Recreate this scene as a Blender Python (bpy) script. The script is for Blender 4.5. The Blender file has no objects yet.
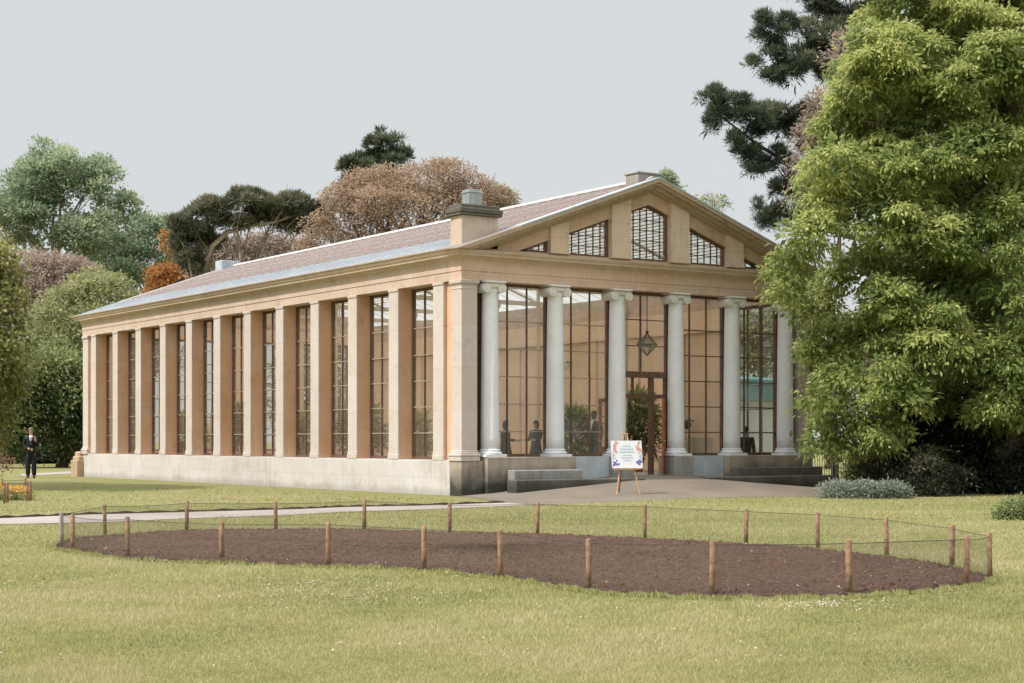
import bpy, bmesh, math, random
import numpy as np
from mathutils import Vector, Matrix

random.seed(7)
rng = np.random.default_rng(11)
scene = bpy.context.scene
COL = scene.collection
PI = math.pi

# ------------------------------------------------------------------ camera
CAM = np.array([-21.5025, -34.1048, 1.35])
YAW = 0.593
FPX = 1657.6
HOR = 440.8
SY, CY = math.sin(YAW), math.cos(YAW)


def at(u, v, d):
    """world point at depth d on the line of sight through (u, v)"""
    a = (u - 512) / FPX * d
    b = (HOR - v) / FPX * d
    return np.array([CAM[0] + SY * d + CY * a, CAM[1] + CY * d - SY * a, CAM[2] + b])


def flat(u, d, z=0.0):
    p = at(u, HOR, d)
    return np.array([p[0], p[1], z])


def ground(u, v):
    return at(u, v, FPX * CAM[2] / (v - HOR)) * np.array([1, 1, 0])


cam = bpy.data.cameras.new('camera')
cam_o = bpy.data.objects.new('camera', cam)
COL.objects.link(cam_o)
cam_o.location = CAM
cam_o.rotation_euler = (PI / 2, 0, -YAW)
cam.sensor_width = 36
cam.lens = FPX * 36 / 1024
cam.shift_y = (HOR - 341.5) / 1024
cam.clip_end = 3000
scene.camera = cam_o

# ------------------------------------------------------------------ light
SUN_EL = math.radians(50)
SUN_DIR = Vector((-0.99, 0.09, 0)).normalized() * math.cos(SUN_EL) + Vector((0, 0, math.sin(SUN_EL)))
sun = bpy.data.lights.new('sun', 'SUN')
sun.energy = 3.7
sun.angle = math.radians(0.9)
sun.color = (1.0, 0.945, 0.88)
sun_o = bpy.data.objects.new('sun', sun)
COL.objects.link(sun_o)
sun_o.rotation_euler = SUN_DIR.to_track_quat('Z', 'Y').to_euler()
sun_o.location = (-40, 10, 40)

world = bpy.data.worlds.new('World')
scene.world = world
world.use_nodes = True
wn = world.node_tree
wn.nodes.clear()
wo = wn.nodes.new('ShaderNodeOutputWorld')
wb = wn.nodes.new('ShaderNodeBackground')
sky = wn.nodes.new('ShaderNodeTexSky')
sky.sky_type = 'NISHITA'
sky.sun_disc = False
sky.sun_elevation = SUN_EL
sky.sun_rotation = math.atan2(SUN_DIR.x, SUN_DIR.y)
sky.air_density = 1.0
sky.dust_density = 3.0
sc_ = wn.nodes.new('ShaderNodeVectorMath')
sc_.operation = 'SCALE'
sc_.inputs['Scale'].default_value = 0.085
mx = wn.nodes.new('ShaderNodeMix')
mx.data_type = 'RGBA'
mx.inputs[0].default_value = 0.86
mx.inputs[7].default_value = (0.755, 0.78, 0.79, 1)     # high thin overcast
wn.links.new(sky.outputs[0], sc_.inputs[0])
wn.links.new(sc_.outputs[0], mx.inputs[6])
# thin cloud: brighter overhead than at the horizon
tc = wn.nodes.new('ShaderNodeTexCoord')
sx = wn.nodes.new('ShaderNodeSeparateXYZ')
mr = wn.nodes.new('ShaderNodeMapRange')
mr.interpolation_type = 'SMOOTHSTEP'
for i_, v_ in ((1, .22), (2, .95), (3, 1.0), (4, 2.5)):
    mr.inputs[i_].default_value = v_
gr = wn.nodes.new('ShaderNodeVectorMath')
gr.operation = 'SCALE'
wn.links.new(tc.outputs['Generated'], sx.inputs[0])
wn.links.new(sx.outputs[2], mr.inputs[0])
wn.links.new(mx.outputs[2], gr.inputs[0])
wn.links.new(mr.outputs[0], gr.inputs['Scale'])
wn.links.new(gr.outputs[0], wb.inputs[0])
wb.inputs[1].default_value = 1.0
wn.links.new(wb.outputs[0], wo.inputs[0])

scene.view_settings.view_transform = 'Standard'
scene.view_settings.look = 'None'
scene.view_settings.exposure = 0
scene.render.engine = 'CYCLES'
scene.cycles.use_denoising = True
scene.cycles.use_light_tree = False
scene.cycles.adaptive_threshold = .02
scene.cycles.max_bounces = 6
scene.cycles.diffuse_bounces = 3
scene.cycles.transparent_max_bounces = 10
scene.cycles.caustics_reflective = False
scene.cycles.caustics_refractive = False

# ------------------------------------------------------------------ nodes
class NT:
    def __init__(s, name):
        s.m = bpy.data.materials.new(name)
        s.m.use_nodes = True
        s.t = s.m.node_tree
        s.t.nodes.clear()
        s.out = s.t.nodes.new('ShaderNodeOutputMaterial')

    def n(s, typ, **kw):
        nd = s.t.nodes.new(typ)
        for k, v in kw.items():
            setattr(nd, k, v)
        return nd

    def l(s, a, b):
        s.t.links.new(a, b)

    def val(s, sock, v):
        if hasattr(v, 'is_output') or isinstance(v, bpy.types.NodeSocket):
            s.l(v, sock)
        else:
            if isinstance(v, (tuple, list)) and len(v) == 3 and sock.type == 'RGBA':
                v = (*v, 1)
            sock.default_value = v

    def pos(s, sc=(1, 1, 1)):
        g = s.n('ShaderNodeNewGeometry')
        m = s.n('ShaderNodeMapping')
        m.inputs['Scale'].default_value = sc
        s.l(g.outputs['Position'], m.inputs['Vector'])
        return m.outputs[0]

    def noise(s, scale, detail=4, rough=.55, vec=None, dist=0.0):
        t = s.n('ShaderNodeTexNoise')
        t.inputs['Scale'].default_value = scale
        t.inputs['Detail'].default_value = detail
        t.inputs['Roughness'].default_value = rough
        t.inputs['Distortion'].default_value = dist
        s.l(vec if vec is not None else s.pos(), t.inputs['Vector'])
        return t.outputs['Fac']

    def ramp(s, fac, stops):
        r = s.n('ShaderNodeValToRGB')
        e = r.color_ramp.elements
        while len(e) > 1:
            e.remove(e[-1])
        for i, (p, c) in enumerate(stops):
            if not isinstance(c, (tuple, list)):
                c = (c, c, c)
            x = e[0] if i == 0 else e.new(p)
            x.position = p
            x.color = (*c, 1)
        s.l(fac, r.inputs[0])
        return r.outputs[0]

    def mix(s, f, a, b, mode='MIX'):
        m = s.n('ShaderNodeMix', data_type='RGBA', blend_type=mode)
        s.val(m.inputs[0], f)
        s.val(m.inputs[6], a)
        s.val(m.inputs[7], b)
        return m.outputs[2]

    def math(s, op, a, b=0.0, clamp=False):
        m = s.n('ShaderNodeMath', operation=op, use_clamp=clamp)
        s.val(m.inputs[0], a)
        s.val(m.inputs[1], b)
        return m.outputs[0]

    def bump(s, h, strength=.3, dist=.02):
        b = s.n('ShaderNodeBump')
        b.inputs['Strength'].default_value = strength
        b.inputs['Distance'].default_value = dist
        s.l(h, b.inputs['Height'])
        return b.outputs[0]

    def pbr(s, col, rough=.8, bump=None, metal=0.0, spec=.3):
        p = s.n('ShaderNodeBsdfPrincipled')
        s.val(p.inputs['Base Color'], col)
        s.val(p.inputs['Roughness'], rough)
        p.inputs['Metallic'].default_value = metal
        p.inputs['Specular IOR Level'].default_value = spec
        if bump is not None:
            s.l(bump, p.inputs['Normal'])
        s.l(p.outputs[0], s.out.inputs[0])
        return s.m

    def zpos(s):
        g = s.n('ShaderNodeNewGeometry')
        x = s.n('ShaderNodeSeparateXYZ')
        s.l(g.outputs['Position'], x.inputs[0])
        return x.outputs


def simple(name, col, rough=.6, var=.25, scale=9, metal=0.0, spec=.3, bump=.15):
    t = NT(name)
    f = t.noise(scale, 5)
    c = t.ramp(f, [(.3, tuple(x * (1 - var) for x in col)), (.7, tuple(min(1, x * (1 + var)) for x in col))])
    return t.pbr(c, rough, t.bump(f, bump, .01), metal, spec)


def stone(name, base, warm, dark, warm_amt=.5, grime=0.0, grime_z=.5, joints=None, streak=.5, tint=.4, stain=.5):
    """weathered sandstone: warm patches, rain streaks, soot, block joints"""
    t = NT(name)
    f1 = t.noise(.9, 5, .6)
    f2 = t.noise(5.5, 6, .65)
    fs = t.noise(1.0, 5, .6, t.pos((7, 7, .55)))
    f3 = t.noise(45, 3)
    c = t.mix(t.ramp(f1, [(.38, 0), (.62, warm_amt)]), base, warm)
    c = t.mix(t.ramp(f2, [(.5, 0), (.8, .45)]), c, dark)
    c = t.mix(t.ramp(fs, [(.52, 0), (.75, streak)]), c, dark)
    c = t.mix(t.ramp(f3, [(.35, .12), (.6, 0)]), c, dark)
    f5 = t.noise(.45, 7, .7, None, 1.2)
    c = t.mix(t.ramp(f5, [(.40, 0), (.62, .35)]), c, tuple(min(1, x * 1.18 + .02) for x in base))
    f6 = t.noise(2.3, 6, .7)
    c = t.mix(t.ramp(f6, [(.56, 0), (.76, stain)]), c, tuple(x * .7 for x in dark))
    if joints:
        z = t.zpos()
        sxy = t.math('ADD', z[0], z[1])
        cb = t.n('ShaderNodeCombineXYZ')
        t.l(sxy, cb.inputs[0])
        t.l(z[2], cb.inputs[1])
        br = t.n('ShaderNodeTexBrick')
        br.inputs['Scale'].default_value = 1
        br.inputs['Brick Width'].default_value = joints[0]
        br.inputs['Row Height'].default_value = joints[1]
        br.inputs['Mortar Size'].default_value = .006
        br.inputs['Mortar Smooth'].default_value = .6
        br.inputs['Color1'].default_value = (.0, .0, .0, 1)
        br.inputs['Color2'].default_value = (1, 1, 1, 1)
        br.inputs['Mortar'].default_value = (.5, .5, .5, 1)
        t.l(cb.outputs[0], br.inputs['Vector'])
        c = t.mix(t.math('MULTIPLY', br.outputs['Color'], tint), c, warm)
        c = t.mix(t.math('MULTIPLY', br.outputs['Fac'], .4), c, tuple(x * .5 for x in dark))
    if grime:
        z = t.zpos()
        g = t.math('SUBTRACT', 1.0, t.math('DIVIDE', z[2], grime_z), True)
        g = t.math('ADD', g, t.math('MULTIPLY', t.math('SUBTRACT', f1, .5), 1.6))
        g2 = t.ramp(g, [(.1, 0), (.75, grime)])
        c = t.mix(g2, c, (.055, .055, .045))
    h = t.math('ADD', f2, t.math('MULTIPLY', f3, .4))
    return t.pbr(c, .88, t.bump(h, .35, .012), 0, .2)


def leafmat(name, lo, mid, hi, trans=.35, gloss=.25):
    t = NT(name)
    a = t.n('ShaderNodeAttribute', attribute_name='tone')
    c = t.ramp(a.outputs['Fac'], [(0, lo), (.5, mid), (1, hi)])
    d = t.n('ShaderNodeBsdfPrincipled')
    t.l(c, d.inputs['Base Color'])
    d.inputs['Roughness'].default_value = .55
    d.inputs['Specular IOR Level'].default_value = gloss
    tr = t.n('ShaderNodeBsdfTranslucent')
    t.l(t.mix(.5, c, tuple(min(1, x * 1.5) for x in hi)), tr.inputs[0])
    m = t.n('ShaderNodeMixShader')
    m.inputs[0].default_value = trans
    t.l(d.outputs[0], m.inputs[1])
    t.l(tr.outputs[0], m.inputs[2])
    t.l(m.outputs[0], t.out.inputs[0])
    return t.m


M = {}
M['stone_side'] = stone('sunlit_sandstone', (.575, .52, .485), (.55, .43, .34), (.40, .345, .31), .4, 0, .5, (.9, 1.05), .35)
M['stone_reveal'] = stone('bounce_tinted_sandstone', (.70, .475, .325), (.66, .36, .20), (.48, .33, .24), .8, 0, .5, (1.1, .84), .3)  # warm bounced light put into the reveal colour
M['stone_front'] = stone('tan_sandstone', (.68, .52, .42), (.63, .405, .285), (.33, .245, .195), .7, 0, .5, (1.3, .6), .55)
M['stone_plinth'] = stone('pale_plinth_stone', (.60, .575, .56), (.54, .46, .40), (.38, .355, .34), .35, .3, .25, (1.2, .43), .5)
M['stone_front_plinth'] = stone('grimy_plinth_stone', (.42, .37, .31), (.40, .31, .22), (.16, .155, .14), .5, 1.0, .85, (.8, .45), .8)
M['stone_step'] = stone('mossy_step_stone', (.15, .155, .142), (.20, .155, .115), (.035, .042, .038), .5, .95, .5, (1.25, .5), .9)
M['stone_ledge'] = stone('grey_ledge_stone', (.34, .35, .345), (.34, .29, .235), (.15, .16, .15), .5, .7, .5, (1.1, .5), .7)
M['stone_cornice'] = stone('cornice_stone', (.58, .465, .38), (.54, .385, .28), (.30, .24, .195), .6, 0, .5, None, .5)
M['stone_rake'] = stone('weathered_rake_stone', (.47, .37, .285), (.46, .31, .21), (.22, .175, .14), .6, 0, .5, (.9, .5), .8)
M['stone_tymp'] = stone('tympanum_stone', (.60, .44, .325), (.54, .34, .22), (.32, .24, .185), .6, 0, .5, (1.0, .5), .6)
M['stone_upright'] = stone('pale_upright_stone', (.70, .555, .445), (.64, .45, .33), (.38, .30, .24), .5, 0, .5, (1.0, .5), .5)
M['stone_cap'] = stone('sooty_cap_stone', (.125, .115, .10), (.14, .11, .085), (.045, .045, .04), .5, 0, .5, None, .7)
M['column'] = stone('portland_column_stone', (.80, .81, .84), (.74, .73, .73), (.60, .59, .60), .4, 0, .5, None, .25, .4, .16)  # cool tint of the shaded front put into the base colour
M['capital'] = stone('portland_capital_stone', (.74, .72, .69), (.66, .62, .56), (.42, .40, .37), .5, 0, .5, None, .35)
M['inner_wall'] = stone('inner_sandstone', (.86, .65, .47), (.83, .56, .37), (.66, .48, .34), .6, 0, .5, (1.4, .7), .25)
M['far_pedestal'] = stone('brown_pedestal_stone', (.46, .33, .23), (.42, .27, .17), (.2, .15, .12), .6, 0, .5, None, .6)
M['panel_paint'] = simple('grey_painted_panel', (.50, .55, .58), .6, .12, 3)
M['timber_dark'] = simple('dark_stained_timber', (.145, .085, .058), .5, .35, 12)
M['timber_orange'] = simple('varnished_timber', (.30, .105, .035), .4, .35, 7)
M['muntin_pale'] = simple('weathered_glazing_bar', (.34, .28, .215), .6, .2, 10)
M['lead'] = simple('lead_sheet', (.44, .50, .555), .5, .16, 4, 0.0, .5)
M['roof_bar'] = simple('roof_glazing_bar', (.50, .43, .43), .6, .1, 4)
M['ridge_white'] = simple('ridge_capping', (.47, .44, .44), .6, .1, 4)
M['metal_grey'] = simple('galvanised_metal', (.40, .42, .42), .45, .2, 6, .6)
M['iron'] = simple('black_iron', (.02, .021, .022), .5, .2, 9)
M['lath'] = simple('darkened_lath', (.27, .23, .19), .7, .2, 8)  # coloured dark so the bright roof underside looks dimmer
M['iron_cream'] = simple('cream_painted_iron', (.66, .58, .44), .5, .08, 3)
M['floor_in'] = simple('conservatory_floor', (.50, .41, .32), .5, .2, 2.2)
M['post_wood'] = simple('weathered_post_wood', (.30, .185, .118), .85, .45, 16)
M['post_grey'] = simple('grey_post_wood', (.33, .29, .255), .8, .3, 16)
M['wire'] = simple('dark_wire', (.07, .065, .055), .6, .1)
M['easel_wood'] = simple('pine_easel_wood', (.56, .33, .18), .6, .2, 12)
M['bark'] = simple('tree_bark', (.10, .075, .055), .9, .45, 5, bump=.6)
M['bark_pale'] = simple('pale_bark', (.34, .28, .23), .9, .35, 5, bump=.6)
M['cloth_white'] = simple('white_fabric', (.82, .82, .82), .7, .04, 2)
M['teal'] = simple('teal_fabric', (.09, .28, .29), .7, .15, 2)
M['skin'] = simple('skin_tone', (.50, .30, .21), .5, .08, 12, bump=.02)
M['skin_dark'] = simple('dark_skin_tone', (.13, .07, .045), .5, .08, 12, bump=.02)
M['suit_black'] = simple('black_suit_cloth', (.012, .013, .018), .8, .2, 30)
M['suit_navy'] = simple('navy_suit_cloth', (.012, .026, .045), .8, .2, 30)
M['dress_olive'] = simple('dark_olive_cloth', (.03, .028, .018), .8, .3, 14)
M['dress_teal'] = simple('dark_teal_cloth', (.010, .022, .030), .8, .3, 14)
M['hair_black'] = simple('black_hair', (.010, .008, .007), .5, .2, 30)
M['hair_grey'] = simple('grey_brown_hair', (.16, .13, .11), .6, .2, 30)
M['shoe'] = simple('black_leather', (.01, .01, .01), .35, .1)
M['cream_board'] = simple('cream_board', (.66, .58, .42), .6, .06, 3)
M['terracotta'] = simple('terracotta_pot', (.36, .16, .09), .8, .2, 6)

# translucent roof glazing
t = NT('hazy_roof_glass')
f = t.noise(1.2, 5, .6, t.pos((1, .25, 1)))
zz = t.zpos()
wv = t.n('ShaderNodeTexWave', wave_type='BANDS', bands_direction='X')
wv.inputs['Scale'].default_value = .55
wv.inputs['Distortion'].default_value = .6
wv.inputs['Detail'].default_value = 3
t.l(t.pos(), wv.inputs['Vector'])
c = t.ramp(wv.outputs['Fac'], [(.2, (.475, .36, .365)), (.8, (.56, .475, .485))])
c = t.mix(t.ramp(f, [(.4, 0), (.7, .5)]), c, (.50, .40, .41))
M_ROOF_C = c
d = t.n('ShaderNodeBsdfPrincipled')
t.l(c, d.inputs['Base Color'])
d.inputs['Roughness'].default_value = .35
d.inputs['Specular IOR Level'].default_value = .5
tr = t.n('ShaderNodeBsdfTranslucent')
tr.inputs[0].default_value = (.88, .83, .79, 1)
tp = t.n('ShaderNodeBsdfTransparent')
tp.inputs[0].default_value = (1, .95, .9, 1)
m1 = t.n('ShaderNodeMixShader')
m1.inputs[0].default_value = .76
t.l(d.outputs[0], m1.inputs[1])
t.l(tr.outputs[0], m1.inputs[2])
m2 = t.n('ShaderNodeMixShader')
m2.inputs[0].default_value = .05
t.l(m1.outputs[0], m2.inputs[1])
t.l(tp.outputs[0], m2.inputs[2])
t.l(m2.outputs[0], t.out.inputs[0])
M['roof_glass'] = t.m
# bluish lower roof band, made translucent to let more light inside
t = NT('blue_grey_roof_glass')
f = t.noise(1.5, 5, .6, t.pos((1, .4, 1)))
d = t.n('ShaderNodeBsdfPrincipled')
t.l(t.ramp(f, [(.35, (.34, .43, .54)), (.65, (.48, .58, .69))]), d.inputs['Base Color'])
d.inputs['Roughness'].default_value = .3
tr = t.n('ShaderNodeBsdfTranslucent')
tr.inputs[0].default_value = (.9, .9, .88, 1)
m1 = t.n('ShaderNodeMixShader')
m1.inputs[0].default_value = .6
t.l(d.outputs[0], m1.inputs[1])
t.l(tr.outputs[0], m1.inputs[2])
t.l(m1.outputs[0], t.out.inputs[0])
M['roof_glass_blue'] = t.m

# window glass: mostly clear with a fresnel sheen and slight waviness
t = NT('old_window_glass')
tp = t.n('ShaderNodeBsdfTransparent')
tp.inputs[0].default_value = (.93, .95, .93, 1)
gl = t.n('ShaderNodeBsdfGlossy')
gl.inputs['Roughness'].default_value = .03
t.l(t.bump(t.noise(1.3, 2), .06, .05), gl.inputs['Normal'])
fr = t.n('ShaderNodeLayerWeight')
fr.inputs[0].default_value = .35
m1 = t.n('ShaderNodeMixShader')
t.l(t.math('ADD', t.math('MULTIPLY', fr.outputs['Facing'], .16), .075), m1.inputs[0])
t.l(tp.outputs[0], m1.inputs[1])
t.l(gl.outputs[0], m1.inputs[2])
t.l(m1.outputs[0], t.out.inputs[0])
hz = t.n('ShaderNodeBsdfDiffuse')  # beige haze layer added to brighten the interior seen through the glass
t.l(t.ramp(t.noise(.8, 5), [(.35, (.30, .26, .215)), (.7, (.62, .53, .44))]), hz.inputs[0])
m2 = t.n('ShaderNodeMixShader')
m2.inputs[0].default_value = .15
t.l(m1.outputs[0], m2.inputs[1])
t.l(hz.outputs[0], m2.inputs[2])
t.l(m2.outputs[0], t.out.inputs[0])
M['glass'] = t.m

t = NT('dimmed_window_glass')  # grey tint and film dim the bright roof underside seen through it
tp = t.n('ShaderNodeBsdfTransparent')
tp.inputs[0].default_value = (.66, .70, .68, 1)
df = t.n('ShaderNodeBsdfDiffuse')
t.l(t.ramp(t.noise(2.5, 5), [(.35, (.24, .27, .26)), (.7, (.42, .44, .42))]), df.inputs[0])
m1 = t.n('ShaderNodeMixShader')
m1.inputs[0].default_value = .28
t.l(tp.outputs[0], m1.inputs[1])
t.l(df.outputs[0], m1.inputs[2])
t.l(m1.outputs[0], t.out.inputs[0])
M['dimmed_glass'] = t.m

t = NT('teal_lantern_glass')
tp = t.n('ShaderNodeBsdfTransparent')
tp.inputs[0].default_value = (.80, .90, .88, 1)
gl = t.n('ShaderNodeBsdfGlossy')
gl.inputs['Roughness'].default_value = .1
m1 = t.n('ShaderNodeMixShader')
m1.inputs[0].default_value = .2
t.l(tp.outputs[0], m1.inputs[1])
t.l(gl.outputs[0], m1.inputs[2])
t.l(m1.outputs[0], t.out.inputs[0])
M['lantern_glass'] = t.m

t = NT('fine_green_net')
tp = t.n('ShaderNodeBsdfTransparent')
df = t.n('ShaderNodeBsdfDiffuse')
df.inputs[0].default_value = (.16, .145, .105, 1)
m1 = t.n('ShaderNodeMixShader')
m1.inputs[0].default_value = .21
t.l(tp.outputs[0], m1.inputs[1])
t.l(df.outputs[0], m1.inputs[2])
t.l(m1.outputs[0], t.out.inputs[0])
M['net'] = t.m

# lawn
t = NT('mown_lawn')
f1 = t.noise(.16, 5, .6)
f2 = t.noise(1.1, 6, .65, t.pos((1, 1, 1)))
f3 = t.noise(11, 5, .7)
f4 = t.noise(60, 3, .7)
c = t.ramp(f1, [(.35, (.25, .252, .092)), (.55, (.28, .262, .115)), (.72, (.32, .25, .14))])
c = t.mix(t.ramp(f2, [(.42, 0), (.68, .75)]), c, (.21, .235, .078))
c = t.mix(t.ramp(f3, [(.50, 0), (.75, .6)]), c, (.36, .31, .185))
c = t.mix(t.ramp(f3, [(.25, .55), (.42, 0)]), c, (.18, .19, .06))
c = t.mix(t.ramp(f4, [(.3, .5), (.5, 0)]), c, (.16, .165, .055))
f5 = t.noise(.42, 6, .7, None, .8)
c = t.mix(t.ramp(f5, [(.52, 0), (.66, .6)]), c, (.36, .285, .165))
f6 = t.noise(2.6, 5, .7)
c = t.mix(t.ramp(f6, [(.60, 0), (.72, .55)]), c, (.14, .17, .05))
M['lawn'] = t.pbr(c, .95, t.bump(t.math('ADD', f3, f4), .7, .03), 0, .1)

t = NT('dug_soil')
f1 = t.noise(.9, 5)
f2 = t.noise(24, 6, .7)
f3 = t.noise(90, 3, .6)
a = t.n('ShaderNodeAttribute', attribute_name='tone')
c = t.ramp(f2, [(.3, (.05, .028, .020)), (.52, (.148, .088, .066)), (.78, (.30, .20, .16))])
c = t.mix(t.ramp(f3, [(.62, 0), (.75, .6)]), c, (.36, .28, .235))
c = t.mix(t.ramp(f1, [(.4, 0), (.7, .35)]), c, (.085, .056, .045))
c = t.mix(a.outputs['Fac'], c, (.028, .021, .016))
M['soil'] = t.pbr(c, .95, t.bump(t.math('ADD', f2, f3), .9, .03), 0, .1)

t = NT('pale_gravel_path')
f1 = t.noise(.5, 5)
f2 = t.noise(35, 5, .7)
c = t.ramp(f1, [(.35, (.38, .335, .305)), (.65, (.47, .42, .385))])
c = t.mix(t.ramp(f2, [(.4, .35), (.6, 0)]), c, (.27, .22, .185))
M['path'] = t.pbr(c, .9, t.bump(f2, .4, .01), 0, .2)

t = NT('worn_forecourt_tarmac')
f1 = t.noise(.55, 6, .6)
f2 = t.noise(40, 5, .7)
z = t.zpos()
c = t.ramp(f1, [(.35, (.19, .160, .128)), (.65, (.265, .225, .182))])
c = t.mix(t.ramp(f2, [(.4, .4), (.6, 0)]), c, (.19, .155, .12))
M['forecourt'] = t.pbr(c, .9, t.bump(f2, .4, .01), 0, .2)
M['edge_soil'] = simple('dark_turf_edge', (.045, .033, .022), .95, .5, 14)

# ------------------------------------------------------------------ mesh kit
class MB:
    def __init__(s):
        s.v, s.f = [], []

    def poly(s, pts, faces):
        o = len(s.v)
        s.v += [tuple(float(c) for c in p) for p in pts]
        s.f += [tuple(i + o for i in f) for f in faces]
        return s

    def box(s, x0, x1, y0, y1, z0, z1):
        return s.poly([(x0, y0, z0), (x1, y0, z0), (x1, y1, z0), (x0, y1, z0),
                       (x0, y0, z1), (x1, y0, z1), (x1, y1, z1), (x0, y1, z1)],
                      [(3, 2, 1, 0), (4, 5, 6, 7), (0, 1, 5, 4), (1, 2, 6, 5), (2, 3, 7, 6), (3, 0, 4, 7)])

    def bbox(s, x0, x1, y0, y1, z0, z1, b=.012):
        """box with chamfered vertical and top edges"""
        def ring(i, z):
            return [(x0 + i, y0 + b * (i == 0), z)]
        r = []
        for z, i in ((z0, 0), (z1 - b, 0), (z1, b)):
            a0, a1, c0, c1 = x0 + i, x1 - i, y0 + i, y1 - i
            k = b if i == 0 else b * .6
            r.append([(a0 + k, c0, z), (a1 - k, c0, z), (a1, c0 + k, z), (a1, c1 - k, z),
                      (a1 - k, c1, z), (a0 + k, c1, z), (a0, c1 - k, z), (a0, c0 + k, z)])
        pts = sum(r, [])
        fs = [tuple(reversed(range(8))), tuple(range(16, 24))]
        for k in range(2):
            for i in range(8):
                j = (i + 1) % 8
                fs.append((k * 8 + i, k * 8 + j, k * 8 + 8 + j, k * 8 + 8 + i))
        return s.poly(pts, fs)

    def prism(s, poly, axis, a, b):
        """extrude a 2-D polygon along 'x', 'y' or 'z' from a to b"""
        def P(p, k):
            return {'x': (k, p[0], p[1]), 'y': (p[0], k, p[1]), 'z': (p[0], p[1], k)}[axis]
        n = len(poly)
        pts = [P(p, a) for p in poly] + [P(p, b) for p in poly]
        fs = [tuple(range(n)), tuple(reversed(range(n, 2 * n)))]
        fs += [(i, n + i, n + (i + 1) % n, (i + 1) % n) for i in range(n)]
        return s.poly(pts, fs)

    def lathe(s, prof, c=(0, 0), n=28):
        pts, fs = [], []
        for r, z in prof:
            for i in range(n):
                a = 2 * PI * i / n
                pts.append((c[0] + r * math.cos(a), c[1] + r * math.sin(a), z))
        for k in range(len(prof) - 1):
            for i in range(n):
                j = (i + 1) % n
                fs.append((k * n + i, k * n + j, k * n + n + j, k * n + n + i))
        fs.append(tuple(reversed(range(n))))
        fs.append(tuple(range(len(pts) - n, len(pts))))
        return s.poly(pts, fs)

    def tube(s, path, radii, n=7):
        path = [np.array(p, float) for p in path]
        if not hasattr(radii, '__len__'):
            radii = [radii] * len(path)
        pts, fs = [], []
        for k, p in enumerate(path):
            d = path[min(k + 1, len(path) - 1)] - path[max(k - 1, 0)]
            d = d / (np.linalg.norm(d) + 1e-9)
            up = np.array([0, 0, 1.]) if abs(d[2]) < .9 else np.array([1., 0, 0])
            a = np.cross(d, up)
            a /= np.linalg.norm(a)
            b = np.cross(a, d)
            for i in range(n):
                q = 2 * PI * i / n
                pts.append(p + radii[k] * (a * math.cos(q) + b * math.sin(q)))
        for k in range(len(path) - 1):
            for i in range(n):
                j = (i + 1) % n
                fs.append((k * n + j, k * n + i, k * n + n + i, k * n + n + j))
        fs.append(tuple(range(n)))
        fs.append(tuple(reversed(range(len(pts) - n, len(pts)))))
        return s.poly(pts, fs)

    def ball(s, c, r, n=10, m=7):
        if not hasattr(r, '__len__'):
            r = (r, r, r)
        pts, fs = [], []
        for k in range(m + 1):
            th = PI * k / m
            rr = max(math.sin(th), 1e-3)
            for i in range(n):
                a = 2 * PI * i / n
                pts.append((c[0] + r[0] * rr * math.cos(a), c[1] + r[1] * rr * math.sin(a), c[2] - r[2] * math.cos(th)))
        for k in range(m):
            for i in range(n):
                j = (i + 1) % n
                fs.append((k * n + i, k * n + j, k * n + n + j, k * n + n + i))
        return s.poly(pts, fs)

    def build(s, name, mat, parent=None, smooth=False):
        me = bpy.data.meshes.new(name)
        me.from_pydata(s.v, [], s.f)
        me.update()
        bm = bmesh.new()
        bm.from_mesh(me)
        bmesh.ops.recalc_face_normals(bm, faces=bm.faces)
        bm.to_mesh(me)
        bm.free()
        if smooth:
            for p in me.polygons:
                p.use_smooth = True
        return link(name, me, mat, parent)


def wloc(o):
    v = Vector((0, 0, 0))
    while o is not None:
        v = v + o.location
        o = o.parent
    return v


def link(name, me, mat, parent=None):
    """mesh data in world coordinates -> object (child offsets cancel the parent's place)"""
    o = bpy.data.objects.new(name, me)
    COL.objects.link(o)
    me.materials.append(mat)
    if parent is not None:
        o.parent = parent
        o.location = -wloc(parent)
    return o


def mesh_np(V, nper, tone=None, name='mesh'):
    """V: (faces*nper, 3) -> mesh of separate n-gons with a per-point tone attribute"""
    n = len(V)
    me = bpy.data.meshes.new(name)
    me.vertices.add(n)
    me.vertices.foreach_set('co', np.ascontiguousarray(V, np.float32).ravel())
    me.loops.add(n)
    me.loops.foreach_set('vertex_index', np.arange(n, dtype=np.int32))
    me.polygons.add(n // nper)
    me.polygons.foreach_set('loop_start', np.arange(0, n, nper, dtype=np.int32))
    me.update(calc_edges=True)
    if tone is not None:
        a = me.attributes.new('tone', 'FLOAT', 'POINT')
        a.data.foreach_set('value', np.repeat(np.clip(tone, 0, 1), nper).astype(np.float32))
    return me


def tag(o, label, cat, group=None, kind=None):
    if label:
        o['label'] = label
    if cat:
        o['category'] = cat
    if group:
        o['group'] = group
    if kind:
        o['kind'] = kind
    return o


def empty(name, loc, label, cat, group=None):
    o = bpy.data.objects.new(name, None)
    COL.objects.link(o)
    o.location = Vector([float(c) for c in loc])
    o.empty_display_size = .3
    return tag(o, label, cat, group)


def struct(o):
    o['kind'] = 'structure'
    return o


def unit(a):
    return a / (np.linalg.norm(a, axis=-1, keepdims=True) + 1e-9)
# ================================================================== THE CONSERVATORY
W, L = 11.70, 26.80
XC = W / 2
HS = 5.28           # soffit
PITCH = 2.229
SLOPE = .357
ZAP = 8.20
ZC = 5.985          # top of the horizontal cornice
B = empty('conservatory', (0, 0, 0),
          'long sandstone conservatory with white front columns, tall windows and a glazed pitched roof', 'conservatory')

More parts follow.
